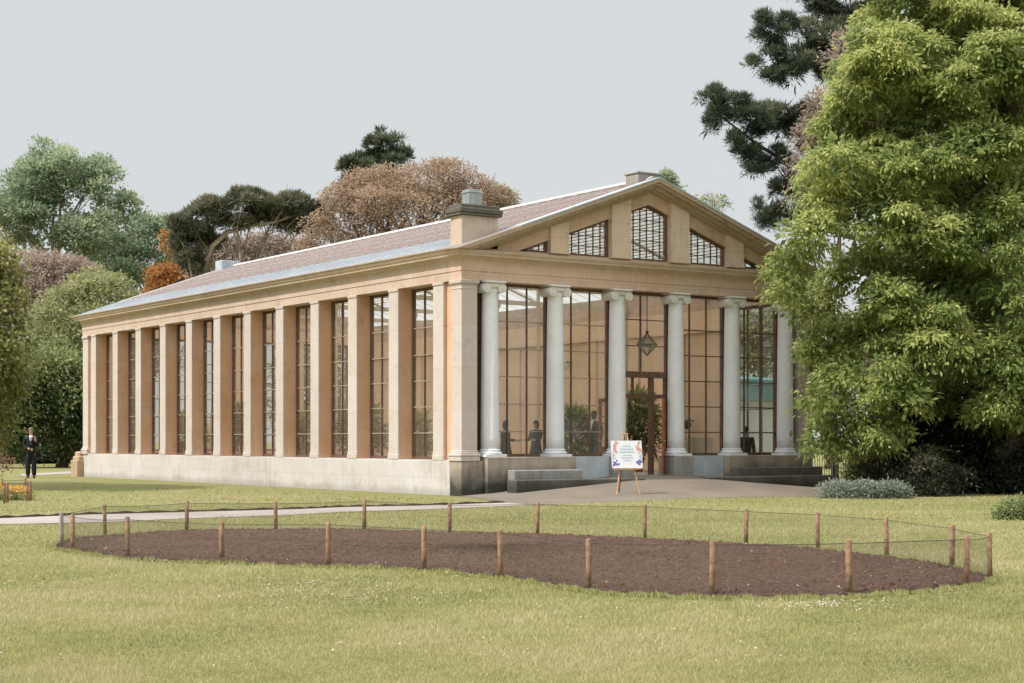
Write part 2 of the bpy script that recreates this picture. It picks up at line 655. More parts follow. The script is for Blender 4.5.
# --- plinth along the lit side, two lengths with an open joint
MB().bbox(-.03, .50, .50, 10.55, 0, .86).build('side_plinth', M['stone_plinth'], B)
MB().bbox(-.03, .50, 10.565, 26.14, 0, .86).build('side_plinth', M['stone_plinth'], B)
MB().box(-.012, .5, .497, 26.14, .8601, .875).build('side_sill_course', M['stone_plinth'], B)
MB().bbox(-.02, .62, -.02, .497, 0, .86).build('corner_pedestal', M['stone_front_plinth'], B)
b = MB()
b.bbox(-.27, .6, 26.62, 27.32, 0, .62, .02)
b.bbox(-.22, .6, 26.66, 27.28, .62, .78, .05)
b.bbox(-.16, .6, 26.72, 27.22, .78, .95, .05)
b.build('far_pedestal', M['far_pedestal'], B)
MB().bbox(.0, .5, 26.14, 26.80, 0, .86).build('corner_pedestal', M['stone_plinth'], B)

# --- side piers: pale outer face, reveals behind it tinted for warm bounce light
def side_pier(y0, y1):
    p = MB()
    p.bbox(-.004, .06, y0, y1, 1.06, 5.22, .006)
    p.bbox(-.028, .06, y0 - .02, y1 + .02, .876, 1.00, .012)
    p.bbox(-.016, .06, y0 - .01, y1 + .01, 1.00, 1.06, .01)
    p.bbox(-.026, .06, y0 - .012, y1 + .012, 5.22, 5.279, .008)
    o = p.build('side_pier', M['stone_side'], B)
    r = MB()
    r.box(.0605, .52, y0 + .003, y1 - .003, 1.0, 5.279)
    r.box(.0605, .52, y0 - .008, y1 + .008, .876, .999)
    r.build('reveal', M['stone_reveal'], o)


for j in range(12):
    e = 1.3275 + PITCH * j
    side_pier(e - .49, e)


def corner_pier(x0, x1, y0, y1, far=False):
    p = MB()
    p.bbox(x0, x1, y0, y1, 1.12, 5.16, .01)
    for z0, z1, g in ((.861, .98, .05), (.98, 1.03, .065), (1.03, 1.075, .04), (1.075, 1.12, .018),
                      (5.06, 5.09, .012), (5.16, 5.20, .018), (5.20, 5.279, .045)):
        p.bbox(x0 - g, x1 + g, y0 - g, y1 + g, z0, z1, .012)
    return p.build('corner_pier', M['stone_side'] if not far else M['stone_side'], B)


corner_pier(0, .46, 0, .48)
corner_pier(0, .48, 26.2, 26.75)
corner_pier(W - .46, W, 0, .48)
# wall returns behind the corner piers
MB().box(.10, .50, .481, .83, .876, 5.279).build('wall_return', M['stone_reveal'], B)
MB().box(.10, .50, 25.84, 26.19, .876, 5.279).build('wall_return', M['stone_reveal'], B)

# --- entablature
e = MB()
e.box(0, .55, .551, L, HS, 5.50)
e.box(-.018, .55, .551, L, 5.501, 5.77)
e.build('side_entablature', M['stone_cornice'], B)
e = MB()
e.box(0, W, 0, .55, HS, 5.50)
e.box(-.018, W + .018, -.018, .55, 5.501, 5.77)
e.build('front_entablature', M['stone_front'], B)


def ring(profile):
    """closed profile (out, z) swept round left, front, right and back with mitres"""
    b = MB()
    pts, fs = [], []
    n = len(profile)
    for k in range(4):
        for o, z in profile:
            pts.append([(-o, L + o, z), (-o, -o, z), (W + o, -o, z), (W + o, L + o, z)][k])
    for k in range(4):
        for i in range(n):
            j = (i + 1) % n
            k2 = (k + 1) % 4
            fs.append((k * n + i, k * n + j, k2 * n + j, k2 * n + i))
    return b.poly(pts, fs)


ring([(-.3, 5.771), (.03, 5.771), (.05, 5.80), (.09, 5.815), (.10, 5.84), (.22, 5.85), (.23, 5.90), (.26, 5.92),
      (.29, 5.965), (.29, ZC), (-.3, ZC)]).build('cornice', M['stone_cornice'], B)
# gutter and eave along the long sides
for sgn, x0 in ((-1, 0), (1, W)):
    b = MB()
    prof = [(.28, ZC + .002), (.325, ZC + .02), (.335, ZC + .045), (.315, ZC + .05), (.22, ZC + .03), (.1, ZC + .002)]
    b.prism([(x0 + sgn * o, z) for o, z in prof], 'y', -.02, L + .42)
    b.build('eave_gutter', M['stone_cornice'], B)


def chevron(top, thick, y0, y1, name, mat, zmin=ZC + .003, xlim=99):
    """raking band: outer line z = top - slope*|x - xc|"""
    def e(t):
        return min((top - t - zmin) / SLOPE, xlim)
    do, di = e(0), e(thick)
    out = [(XC - do, zmin if do < xlim else top - SLOPE * xlim), (XC, top), (XC + do, zmin if do < xlim else top - SLOPE * xlim)]
    inn = [(XC + di, top - thick - SLOPE * di), (XC, top - thick), (XC - di, top - thick - SLOPE * di)]
    b = MB()
    pts2 = out + inn
    pts = [(x, y0, z) for x, z in pts2] + [(x, y1, z) for x, z in pts2]
    fs = [(0, 1, 4, 5), (1, 2, 3, 4), (11, 10, 7, 6), (10, 9, 8, 7)]
    for i in range(6):
        j = (i + 1) % 6
        fs.append((i, i + 6, j + 6, j))
    b.poly(pts, fs)
    return b.build(name, mat, B)


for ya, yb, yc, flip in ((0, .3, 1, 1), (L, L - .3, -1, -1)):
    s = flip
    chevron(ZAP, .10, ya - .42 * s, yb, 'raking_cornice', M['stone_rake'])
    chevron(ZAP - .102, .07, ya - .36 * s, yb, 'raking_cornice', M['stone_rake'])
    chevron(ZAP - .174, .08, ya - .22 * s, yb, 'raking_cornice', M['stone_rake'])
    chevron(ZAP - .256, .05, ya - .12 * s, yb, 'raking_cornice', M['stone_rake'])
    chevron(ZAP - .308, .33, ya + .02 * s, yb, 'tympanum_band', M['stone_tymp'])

# --- pediment: stone uprights with windows between
YT = .04
TT = ZAP - .308 - .33      # apex of the openings
b = MB()
b.box(.6, W - .6, YT - .03, .3, ZC + .002, 6.075)
b.build('pediment_sill', M['stone_tymp'], B)
ups = [(2.62, 3.18), (4.55, 5.18), (6.52, 7.15), (8.52, 9.08)]
for x0, x1 in ups:
    b = MB()
    zt0, zt1 = TT - SLOPE * abs(x0 - XC) + .276, TT - SLOPE * abs(x1 - XC) + .276
    b.prism([(x0, 6.076), (x1, 6.076), (x1, zt1 + .05), (x0, zt0 + .05)], 'y', YT - .11, .29)
    b.build('pediment_upright', M['stone_upright'], B)
    g = MB()
    g.box(x0 - .02, x1 + .02, YT - .13, .285, 6.0765, 6.12)
    g.build('upright_foot', M['stone_upright'], B)


def topz(x):
    return TT - SLOPE * abs(x - XC)


def pediment_window(x0, x1):
    xs = [x0, XC, x1] if x0 < XC < x1 else [x0, x1]
    outline = [(x0, 6.077), (x1, 6.077)] + [(x, max(topz(x), 6.08)) for x in reversed(xs)]
    fr = MB()
    t_ = .045
    fr.box(x0, x1, .10, .19, 6.077, 6.077 + .06)
    for i in range(len(xs) - 1):
        a, c = xs[i], xs[i + 1]
        fr.prism([(a, topz(a) - .06), (c, topz(c) - .06), (c, topz(c)), (a, topz(a))], 'y', .10, .19)
    if topz(x0) > 6.2:
        fr.box(x0, x0 + t_, .095, .195, 6.138, topz(x0) - .03)
    if topz(x1) > 6.2:
        fr.box(x1 - t_, x1, .095, .195, 6.138, topz(x1) - .03)
    n = max(2, int(round((x1 - x0) / .225)))
    for i in range(1, n):
        x = x0 + (x1 - x0) * i / n
        if topz(x) > 6.2:
            fr.box(x - .010, x + .010, .125, .165, 6.1, topz(x) - .03)
    z = 6.077 + .27
    while z < TT:
        a = max(x0, XC - (TT - z) / SLOPE)
        c = min(x1, XC + (TT - z) / SLOPE)
        if c - a > .1:
            fr.box(a, c, .128, .162, z - .009, z + .009)
        z += .27
    o = fr.build('pediment_window', M['timber_dark'], B)
    g = MB()
    g.poly([(x, .145, z) for x, z in outline], [tuple(range(len(outline)))])
    g.build('pane', M['dimmed_glass'], o)


for x0, x1 in ((1.70, 2.615), (3.185, 4.545), (5.185, 6.515), (7.155, 8.515), (9.085, 10.0)):
    pediment_window(x0, x1)

# --- front columns
S0, SP, YCOL = .91, 1.976, .13


def volute(b, x, z, r, y0, y1):
    """rolled scroll: stacked rings stepping to an eye"""
    for rr, d in ((r, 0), (r * .80, -.03), (r * .60, .012), (r * .40, -.02), (r * .28, .024)):
        n = 18
        b.prism([(x + rr * math.cos(2 * PI * i / n), z + rr * math.sin(2 * PI * i / n)) for i in range(n)], 'y', y0 - d, y1 + d)


def column(x):
    y = YCOL
    sh = MB()
    prof = []
    for i in range(15):
        k = i / 14
        zz_ = 1.145 + (5.02 - 1.145) * k
        rr_ = .232 - .036 * k ** 1.7
        prof.append((rr_, zz_))

    prof.append((.214, 5.045))
    prof.append((.214, 5.07))
    prof.append((.198, 5.075))
    prof.append((.198, 5.12))
    sh.lathe(prof, (x, y), 32)
    o = sh.build('column', M['column'], B, True)
    ba = MB()
    ba.bbox(x - .31, x + .31, y - .31, y + .31, .951, 1.015, .008)
    ba.lathe([(.27, 1.015), (.30, 1.03), (.308, 1.05), (.295, 1.07), (.262, 1.08), (.25, 1.095), (.262, 1.108), (.27, 1.122), (.258, 1.14), (.24, 1.147)], (x, y), 28)
    ba.build('base', M['column'], o)
    c = MB()
    c.lathe([(.205, 5.10), (.262, 5.135), (.275, 5.16), (.25, 5.19)], (x, y), 24)
    for sx in (-1, 1):
        volute(c, x + sx * .222, 5.112, .122, y - .235, y + .235)
    c.bbox(x - .22, x + .22, y - .225, y + .225, 5.15, 5.236, .012)
    c.bbox(x - .31, x + .31, y - .285, y + .285, 5.237, 5.279, .012)
    for k in range(-1, 2):
        c.ball((x + k * .085, y - .235, 5.165), (.03, .03, .032), 8, 5)
    c.build('capital', M['capital'], o, False)


for i in range(6):
    column(S0 + SP * i)

# --- front plinth, ledges and steps either side of the door
YG = .40                                    # glass line
DX0, DX1 = S0 + SP * 2 + .30, S0 + SP * 3 - .30
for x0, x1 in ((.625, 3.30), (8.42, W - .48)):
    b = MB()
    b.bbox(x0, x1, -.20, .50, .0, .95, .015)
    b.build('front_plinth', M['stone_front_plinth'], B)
for x0, x1 in ((3.305, 4.52), (7.20, 8.415)):
    b = MB()
    b.box(x0, x1, .02, .50, .0, .95)
    b.build('plinth_panel', M['panel_paint'], B)
for x0, x1 in ((4.525, DX0 - .0), (DX1 + .0, 7.195)):
    b = MB()
    b.bbox(x0, x1, -.2, .50, .0, .95, .015)
    b.build('door_plinth', M['stone_ledge'], B)
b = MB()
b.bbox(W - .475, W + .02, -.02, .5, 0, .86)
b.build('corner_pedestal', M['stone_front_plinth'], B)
for x0, x1 in ((1.20, 3.28), (8.45, W - .1)):
    b = MB()
    b.bbox(x0, x1, -.52, -.205, .0, .63, .02)
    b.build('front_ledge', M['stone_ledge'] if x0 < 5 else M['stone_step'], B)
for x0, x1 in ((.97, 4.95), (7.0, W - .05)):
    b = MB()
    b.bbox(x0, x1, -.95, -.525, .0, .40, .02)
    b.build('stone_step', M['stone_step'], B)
b = MB()
b.box(DX0 + .001, DX1 - .001, .02, .50, .0, .452)
b.build('door_threshold', M['stone_ledge'], B)

# --- glazing
def grid_window(name, axis, plane, a0, a1, z0, z1, nv, zs, frame=.06, bar=.018, edge_mat='timber_dark', bar_mat='timber_dark', hbar=None):
    """frame + bars + pane: axis 'x' spans x at y=plane, axis 'y' spans y at x=plane"""
    def bx(b, p0, p1, q0, q1, r0, r1):
        if axis == 'x':
            b.box(p0, p1, q0, q1, r0, r1)
        else:
            b.box(q0, q1, p0, p1, r0, r1)
    f = MB()
    t_ = .05
    bx(f, a0, a0 + frame, plane - t_, plane + t_, z0, z1)
    bx(f, a1 - frame, a1, plane - t_, plane + t_, z0, z1)
    bx(f, a0 + frame, a1 - frame, plane - t_ * .9, plane + t_ * .9, z0, z0 + .07)
    bx(f, a0 + frame, a1 - frame, plane - t_ * .9, plane + t_ * .9, z1 - .07, z1)
    for i in range(1, nv):
        x = a0 + (a1 - a0) * i / nv
        bx(f, x - bar, x + bar, plane - .026, plane + .026, z0 + .07, z1 - .07)
    o = f.build(name, M[edge_mat], B)
    h = MB()
    for z in zs:
        bx(h, a0 + frame, a1 - frame, plane - .020, plane + .020, z - .014, z + .014)
    h.build('glazing_bars', M[hbar or bar_mat], o)
    g = MB()
    if axis == 'x':
        g.poly([(a0, plane + .004, z0), (a1, plane + .004, z0), (a1, plane + .004, z1), (a0, plane + .004, z1)], [(0, 1, 2, 3)])
    else:
        g.poly([(plane + .004, a0, z0), (plane + .004, a1, z0), (plane + .004, a1, z1), (plane + .004, a0, z1)], [(0, 1, 2, 3)])
    g.build('pane', M['glass'], o)
    return o


ZB = [1.58, 2.27, 2.96, 3.65, 4.34]
for i in (0, 1, 3, 4):
    x0, x1 = S0 + SP * i + .10, S0 + SP * (i + 1) - .10
    grid_window('front_window', 'x', YG, x0, x1, .952, HS - .002, 3, ZB, .05, .014, hbar='timber_dark' if i > 1 else 'muntin_pale')
for i in range(6):
    x = S0 + SP * i
    MB().box(x - .098, x + .098, YG - .10, YG + .12, .952, HS - .002).build('window_post', M['timber_dark'], B)
# end lights between the outer columns and the corner piers
for x0, x1 in ((.462, S0 - .10), (S0 + 5 * SP + .10, W - .462)):
    MB().box(x0, x1, YG - .04, YG + .04, .952, HS - .002).build('end_post', M['timber_dark'], B)

for j in range(13):
    y0 = (1.3275 + PITCH * (j - 1)) if j else .83
    y1 = 1.3275 + PITCH * j - .49
    if j == 0 or j == 12:
        continue
    grid_window('side_window', 'y', .46, y0, y1, .876, HS - .002, 3, [1.55, 2.22, 2.89, 3.56, 4.26], .05, .014,
                edge_mat='timber_dark', hbar='muntin_pale')

# --- door case between the third and fourth columns
xa, xb = S0 + 2 * SP + .10, S0 + 3 * SP - .10
f = MB()
f.box(xa, xb, YG - .09, YG + .09, 3.02, 3.18)                      # transom
f.box(xa, xb, YG - .05, YG + .05, HS - .08, HS - .002)
f.box(xa, xa + .06, YG - .06, YG + .06, .453, 3.02)
f.box(xb - .08, xb, YG - .06, YG + .06, .453, 3.02)
f.box(xa + .06, xb - .08, YG - .055, YG + .055, 2.48, 2.58)
xm = xa + (xb - xa) * .70
f.box(xm - .05, xm + .05, YG - .07, YG + .07, .453, 3.02)
f.box((xa + xm) / 2 - .02, (xa + xm) / 2 + .02, YG - .04, YG + .04, 2.58, 3.02)
f.box((xa + xb) / 2 - .015, (xa + xb) / 2 + .015, YG - .03, YG + .03, 3.18, HS - .08)
for z in (3.86, 4.55):
    f.box(xa, xb, YG - .02, YG + .02, z - .012, z + .012)
for x in (xa, xb - .04):
    f.box(x, x + .04, YG - .04, YG + .04, 3.18, HS - .08)
dc = f.build('door_case', M['timber_dark'], B)
g = MB()
g.poly([(xa, YG + .004, 3.18), (xb, YG + .004, 3.18), (xb, YG + .004, HS - .05), (xa, YG + .004, HS - .05)], [(0, 1, 2, 3)])
g.build('pane', M['glass'], dc)


def door_leaf(hx, hy, width, ang):
    """glazed leaf with a solid foot panel, hinged at (hx, hy), swung by ang"""
    d = MB()
    h0, h1 = .465, 2.475
    d.box(0, .09, -.022, .022, h0, h1)
    d.box(width - .09, width, -.022, .022, h0, h1)
    d.box(.09, width - .09, -.021, .021, h1 - .10, h1)
    d.box(.09, width - .09, -.021, .021, h0, h0 + .16)
    d.box(.09, width - .09, -.021, .021, 1.08, 1.20)
    d.box(.09, width - .09, -.012, .012, h0 + .16, 1.08)
    d.box(width / 2 - .012, width / 2 + .012, -.015, .015, 1.20, h1 - .1)
    d.box(.09, width - .09, -.015, .015, 1.80, 1.825)
    c, s = math.cos(ang), math.sin(ang)
    d.v = [(hx + x * c - y * s, hy + x * s + y * c, z) for x, y, z in d.v]
    o = d.build('door_leaf', M['timber_orange'], B)
    k = MB()
    for sy in (-1, 1):
        k.tube([(width - .05, 0, 1.35), (width - .05, sy * .07, 1.35), (width - .17, sy * .07, 1.35)], .011, 6)
    k.v = [(hx + x * c - y * s, hy + x * s + y * c, z) for x, y, z in k.v]
    k.build('handle', M['metal_grey'], o)
    g = MB()
    q = [(.09, 0, 1.2), (width - .09, 0, 1.2), (width - .09, 0, h1 - .1), (.09, 0, h1 - .1)]
    g.poly([(hx + x * c - y * s, hy + x * s + y * c, z) for x, y, z in q], [(0, 1, 2, 3)])
    g.build('pane', M['glass'], o)


door_leaf(xb - .10, YG - .075, .62, PI + .42 + .35)
door_leaf(xa + .08, YG + .08, .62, PI * .52)

# --- inside
MB().box(.5, W - .5, .5, L - .5, .2, .45).build('interior_floor', M['floor_in'], B)
XI = W - .5
b = MB()
b.box(XI, W, 3.0, L - .5, .45, HS)
b.build('inner_wall', M['inner_wall'], B)
for y in (5.2, 7.43, 9.66, 11.9, 14.1, 16.3, 18.6, 20.8, 23.0):
    MB().box(XI - .07, XI - .001, y - .25, y + .25, .451, 4.6).build('inner_pilaster', M['inner_wall'], B)
b = MB()
b.box(XI - .16, XI - .002, 3.0, L - .55, 4.605, 4.75)
b.box(XI - .10, XI - .002, 3.0, L - .55, 4.755, 4.84)
b.build('inner_cornice', M['inner_wall'], B)
MB().box(XI, W, .49, 3.0, .0, .95).build('right_plinth', M['stone_front_plinth'], B)
MB().box(XI, W, 3.0, L - .5, .0, .449).build('right_plinth', M['stone_front_plinth'], B)
grid_window('side_window', 'y', XI + .2, .55, 2.95, .952, HS - .002, 4, ZB, .06, .018)
e = MB()
e.box(XI, W, .551, L, HS + .001, 5.77)
e.build('side_entablature', M['stone_front'], B)
# back wall: piers with tall windows
MB().box(.55, XI - .005, L - .5, L, 0, .95).build('back_plinth', M['inner_wall'], B)
MB().box(.555, W - .505, L - .5, L - .002, HS, 5.77).build('back_entablature', M['inner_wall'], B)
for i in range(5):
    x0 = .56 + i * 2.66 - (.0 if i else 0)
    MB().box(x0 - .0, min(x0 + .5, XI - .01), L - .49, L - .01, .951, HS - .001).build('back_pier', M['inner_wall'], B)
for i in range(4):
    x0 = .56 + i * 2.66 + .501
    grid_window('back_window', 'x', L - .25, x0, min(x0 + 2.158, XI - .02), .952, HS - .003, 3, ZB, .06, .018)
MB().poly([(.5, L - .2, 5.775), (W - .5, L - .2, 5.775), (XC, L - .2, 7.6)], [(0, 1, 2)]).build('back_gable', M['inner_wall'], B)
# slim iron posts and tie beams carrying the roof
for y in (3.9, 8.36, 12.82, 17.28, 21.74):
    for x in (3.6, 8.1):
        p = MB()
        p.lathe([(.11, .45), (.11, .55), (.07, .6), (.055, .7), (.05, 4.9), (.08, 5.0), (.11, 5.05), (.11, 5.2)], (x, y), 14)
        zr = ZAP - .12 - SLOPE * abs(x - XC)
        p.box(x - .04, x + .04, y - .04, y + .04, 5.2, zr)
        p.build('iron_post', M['iron_cream'], B)
    t_ = MB()
    t_.box(.5, W - .5, y - .05, y + .05, 5.55, 5.68)
    t_.tube([(.4, y, 6.05), (XC, y, ZAP - .15)], .05, 6)
    t_.tube([(W - .4, y, 6.05), (XC, y, ZAP - .15)], .05, 6)
    t_.tube([(XC, y, 5.68), (XC, y, ZAP - .15)], .025, 6)
    t_.build('roof_truss', M['iron_cream'], B)

# --- roof: lead skirts, hazy glazing, bars, laths, ridge
YR0, YR1 = -.43, L + .43
ZR = ZAP + .012


def rz(x, up=0.0):
    return ZR - SLOPE * abs(x - XC) + up


for s in (-1, 1):
    xe, xr = XC + s * 6.14, XC
    xl = XC + s * 4.35
    b = MB()
    b.poly([(xl, YR0 + .35, rz(xl, .006)), (XC + s * .12, YR0 + .35, rz(XC + s * .12, .006)),
            (XC + s * .12, YR1 - .35, rz(XC + s * .12, .006)), (xl, YR1 - .35, rz(xl, .006))], [(0, 1, 2, 3)])
    rf = b.build('roof_glazing', M['roof_glass'], B)
    b = MB()
    k = 0
    y = YR0 + .36
    while y < YR1 - .35:
        b.tube([(xl, y, rz(xl, .018)), (XC + s * .12, y, rz(XC + s * .12, .018))], .009, 4)
        y += .62
    for q in (1.0, 2.1, 3.2):
        b.tube([(XC + s * q, YR0 + .36, rz(XC + s * q, .022)), (XC + s * q, YR1 - .36, rz(XC + s * q, .022))], .007, 4)
    b.build('roof_bars', M['roof_bar'], rf)
    b = MB()
    q = .35
    while q < 4.25:
        x = XC + s * q
        b.box(x - .026, x + .026, .32, L - .32, rz(x, -.11), rz(x, -.095))
        q += .17
    b.build('shading_laths', M['lath'], rf)
    b = MB()
    b.poly([(xe, YR0, rz(xe, .01)), (xl, YR0, rz(xl, .01)), (xl, YR1, rz(xl, .01)), (xe, YR1, rz(xe, .01)),
            ],
           [(0, 1, 2, 3)])
    y = YR0 + .6
    while y < YR1:
        b.tube([(xe, y, rz(xe, .014)), (xl, y, rz(xl, .014))], .016, 5)
        y += .62
    b.build('lower_glazing', M['roof_glass_blue'], B)
    for ya, yb in ((YR0, YR0 + .36), (YR1 - .36, YR1)):
        b = MB()
        b.poly([(xl, ya, rz(xl, .016)), (XC, ya, rz(XC, .016)), (XC, yb, rz(XC, .016)), (xl, yb, rz(xl, .016)),
                (xl, ya, rz(xl, -.02)), (XC, ya, rz(XC, -.02)), (XC, yb, rz(XC, -.02)), (xl, yb, rz(xl, -.02))],
               [(0, 1, 2, 3), (7, 6, 5, 4), (0, 4, 5, 1), (1, 5, 6, 2), (2, 6, 7, 3), (3, 7, 4, 0)])
        b.build('verge_flashing', M['lead'], B)
b = MB()
b.prism([(XC - .16, rz(XC - .16, .03)), (XC, ZR + .08), (XC + .16, rz(XC + .16, .03)), (XC, ZR + .02)], 'y', YR0 + .3, YR1)
b.build('ridge_capping', M['ridge_white'], B)

# chimney block over the near corner, ridge block and a far vent
b = MB()
b.bbox(.02, 1.08, .02, .55, 6.0, 6.86, .015)
ch = b.build('chimney', M['stone_cornice'], B)
b = MB()
b.bbox(-.06, 1.16, -.06, .63, 6.86, 6.93, .015)
b.bbox(-.08, 1.17, -.08, .65, 6.93, 7.04, .02)
b.bbox(-.02, 1.12, -.02, .59, 7.05, 7.13, .02)
b.build('chimney_cap', M['stone_cap'], ch)
b = MB()
b.bbox(.30, .70, .14, .46, 7.13, 7.52, .01)
b.bbox(.28, .72, .12, .48, 7.44, 7.47, .006)
b.build('chimney_cowl', M['metal_grey'], ch)
b = MB()
b.bbox(5.50, 6.24, .05, .60, 7.95, 8.37, .02)
b.bbox(5.47, 6.27, .02, .63, 8.37, 8.42, .015)
b.build('ridge_block', M['stone_ledge'], B)
b = MB()
b.bbox(5.3, 6.1, 26.0, 26.6, 7.9, 8.42, .02)
b.build('roof_vent', M['lead'], B)
# far pediment closing
MB().poly([(.3, L - .05, ZC), (W - .3, L - .05, ZC), (XC, L - .05, ZAP - .3)], [(0, 1, 2)]).build('far_gable', M['stone_front'], B)
# ================================================================== GROUND
b = MB()
R = 1500
b.poly([(-R, -R, 0), (R, -R, 0), (R, R, 0), (-R, R, 0)], [(0, 1, 2, 3)])
struct(b.build('lawn', M['lawn']))


def ramp_z(x, y):
    """forecourt rises gently to the door sill"""
    tt = max(0.0, min(1.0, (y + 4.5) / 4.1))
    dx = abs(x - XC) - 1.3
    g = 1.0 if dx < 0 else max(.22, 1 - dx / 4.6)
    edge_ = max(0.0, min(1.0, (x + .05 - y * .333) / 1.4))
    return .43 * g * tt ** 1.7 * edge_


def pix_fore(u, v):
    lo, hi = 20.0, 60.0
    for _ in range(50):
        m = (lo + hi) / 2
        p = at(u, v, m)
        if p[2] > ramp_z(p[0], p[1]) + .008:
            lo = m
        else:
            hi = m
    p = at(u, v, lo)
    return p


# forecourt: a grid between the lawn edge and the building
edge_px = [(509, 503.3), (520, 506.5), (537, 505.5), (560, 504.3), (600, 502.5), (642, 500.6), (698, 498.0), (749, 497.2), (824, 496.6), (900, 496)]
edge = [ground(u, v) for u, v in edge_px]
ex = [p[0] for p in edge]
ey = [p[1] for p in edge]
verts, faces = [], []
NX, NY = 70, 26
xs = np.linspace(ex[0] + .02, 14.5, NX)
for i in range(NX):
    y_lo = float(np.interp(xs[i], ex, ey))
    y_lo = y_lo + .03 * math.sin(xs[i] * 9.0)
    y_hi = .3 if xs[i] > -.05 else max(y_lo + .02, ey[0] + (xs[i] - ex[0]) / (-.05 - ex[0]) * (0 - ey[0]))
    for j in range(NY):
        y = y_lo + (y_hi - y_lo) * j / (NY - 1)
        z = ramp_z(xs[i], y) + .008 if j else .004
        verts.append((xs[i], y, z))
for i in range(NX - 1):
    for j in range(NY - 1):
        a = i * NY + j
        faces.append((a, a + NY, a + NY + 1, a + 1))
b = MB()
b.poly(verts, faces)
struct(b.build('forecourt', M['forecourt'], None, True))

# path running left from the forecourt
top_px = [(-160, 523), (0, 518.8), (88, 515), (187, 512.4), (300, 509.5), (340, 507.6), (420, 506.0), (505, 503.0)]
bot_px = [(-160, 531), (0, 524.8), (105, 522.7), (187, 518.9), (300, 515), (340, 512.4), (430, 509.6), (537, 505.3)]


def along(px, n):
    P = np.array([ground(u, v) for u, v in px])
    tt = np.linspace(0, 1, len(P))
    q = np.linspace(0, 1, n)
    return np.stack([np.interp(q, tt, P[:, k]) for k in range(3)], 1)


A_, B_ = along(top_px, 60), along(bot_px, 60)
vs, fs = [], []
for i in range(60):
    w = .025 * math.sin(i * 1.7) + .02 * math.sin(i * 4.1)
    vs += [(A_[i][0], A_[i][1], .009), (B_[i][0], B_[i][1] + w, .009)]
for i in range(59):
    fs.append((2 * i, 2 * i + 1, 2 * i + 3, 2 * i + 2))
b = MB()
b.poly(vs, fs)
struct(b.build('path', M['path']))
# cut turf edge along the far side of the path
b = MB()
for i in range(59):
    p, q = A_[i], A_[i + 1]
    h0 = .045 + .015 * math.sin(i * 2.3)
    h1 = .045 + .015 * math.sin((i + 1) * 2.3)
    b.poly([(p[0], p[1] - .02, 0), (q[0], q[1] - .02, 0), (q[0], q[1] + .02, h1), (p[0], p[1] + .02, h0),
            (p[0], p[1] + .08, .0), (q[0], q[1] + .08, .0)], [(0, 1, 2, 3), (3, 2, 5, 4)])
struct(b.build('turf_edge', M['edge_soil']))
# second path far behind the left corner
b = MB()
pp = [ground(u, v) for u, v in [(20, 474.2), (90, 470.6), (140, 468.8), (140, 470.8), (90, 472.9), (20, 476.4)]]
b.poly([(p[0], p[1], .012) for p in pp], [(0, 1, 4, 5), (1, 2, 3, 4)])
struct(b.build('far_path', M['path']))

# ------------------------------------------------------------------ the dug bed
bed_px = [(52, 548), (70, 540.5), (105, 537.5), (186, 532), (276, 531), (364, 531.5), (449, 534.5), (537, 536), (645, 540.5),
          (746, 546), (818, 551), (887, 559), (945, 567), (988, 577), (992, 583), (967, 588.5), (915, 594), (849, 598.5), (780, 600.5), (712, 599.8),
          (650, 597.5), (589, 593.5), (545, 586.5), (501, 580), (424, 572), (328, 568), (222, 564.5), (128, 560.5), (78, 553.5)]
bed = np.array([ground(u, v)[:2] for u, v in bed_px])


def smooth_loop(P, n):
    m = len(P)
    out = []
    for i in range(n):
        s = i / n * m
        k = int(s)
        f = s - k
        p0, p1, p2, p3 = P[(k - 1) % m], P[k % m], P[(k + 1) % m], P[(k + 2) % m]
        out.append(.5 * ((2 * p1) + (-p0 + p2) * f + (2 * p0 - 5 * p1 + 4 * p2 - p3) * f * f + (-p0 + 3 * p1 - 3 * p2 + p3) * f ** 3))
    return np.array(out)


NB, NRG = 620, 64
loop = smooth_loop(bed, NB)
cen = np.array([-10.4, -17.3])
vs, tone = [], []
r2 = np.random.default_rng(5)
for k in range(NRG):
    s = 1 - (k / NRG) ** 1.25
    for i in range(NB):
        p = cen + (loop[i] - cen) * s
        if k == 0:
            p = p + r2.normal(0, .018, 2)
        z = .010 + min(k, 5) / 5 * .012 + .035 * (1 - s) ** .6 + (abs(r2.normal(0, .013)) if k > 1 else 0)
        vs.append((p[0], p[1], z))
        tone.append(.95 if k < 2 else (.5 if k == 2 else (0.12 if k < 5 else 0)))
fs = []
for k in range(NRG - 1):
    for i in range(NB):
        j = (i + 1) % NB
        fs.append((k * NB + i, k * NB + j, k * NB + NB + j, k * NB + NB + i))
fs.append(tuple(range((NRG - 1) * NB, NRG * NB)))
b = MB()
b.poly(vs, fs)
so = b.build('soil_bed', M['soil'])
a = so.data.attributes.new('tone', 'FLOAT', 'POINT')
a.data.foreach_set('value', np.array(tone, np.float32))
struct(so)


def in_poly(P, poly):
    x, y = P[:, 0], P[:, 1]
    ins = np.zeros(len(P), bool)
    n = len(poly)
    j = n - 1
    for i in range(n):
        xi, yi, xj, yj = *poly[i], *poly[j]
        c = ((yi > y) != (yj > y)) & (x < (xj - xi) * (y - yi) / (yj - yi + 1e-12) + xi)
        ins ^= c
        j = i
    return ins


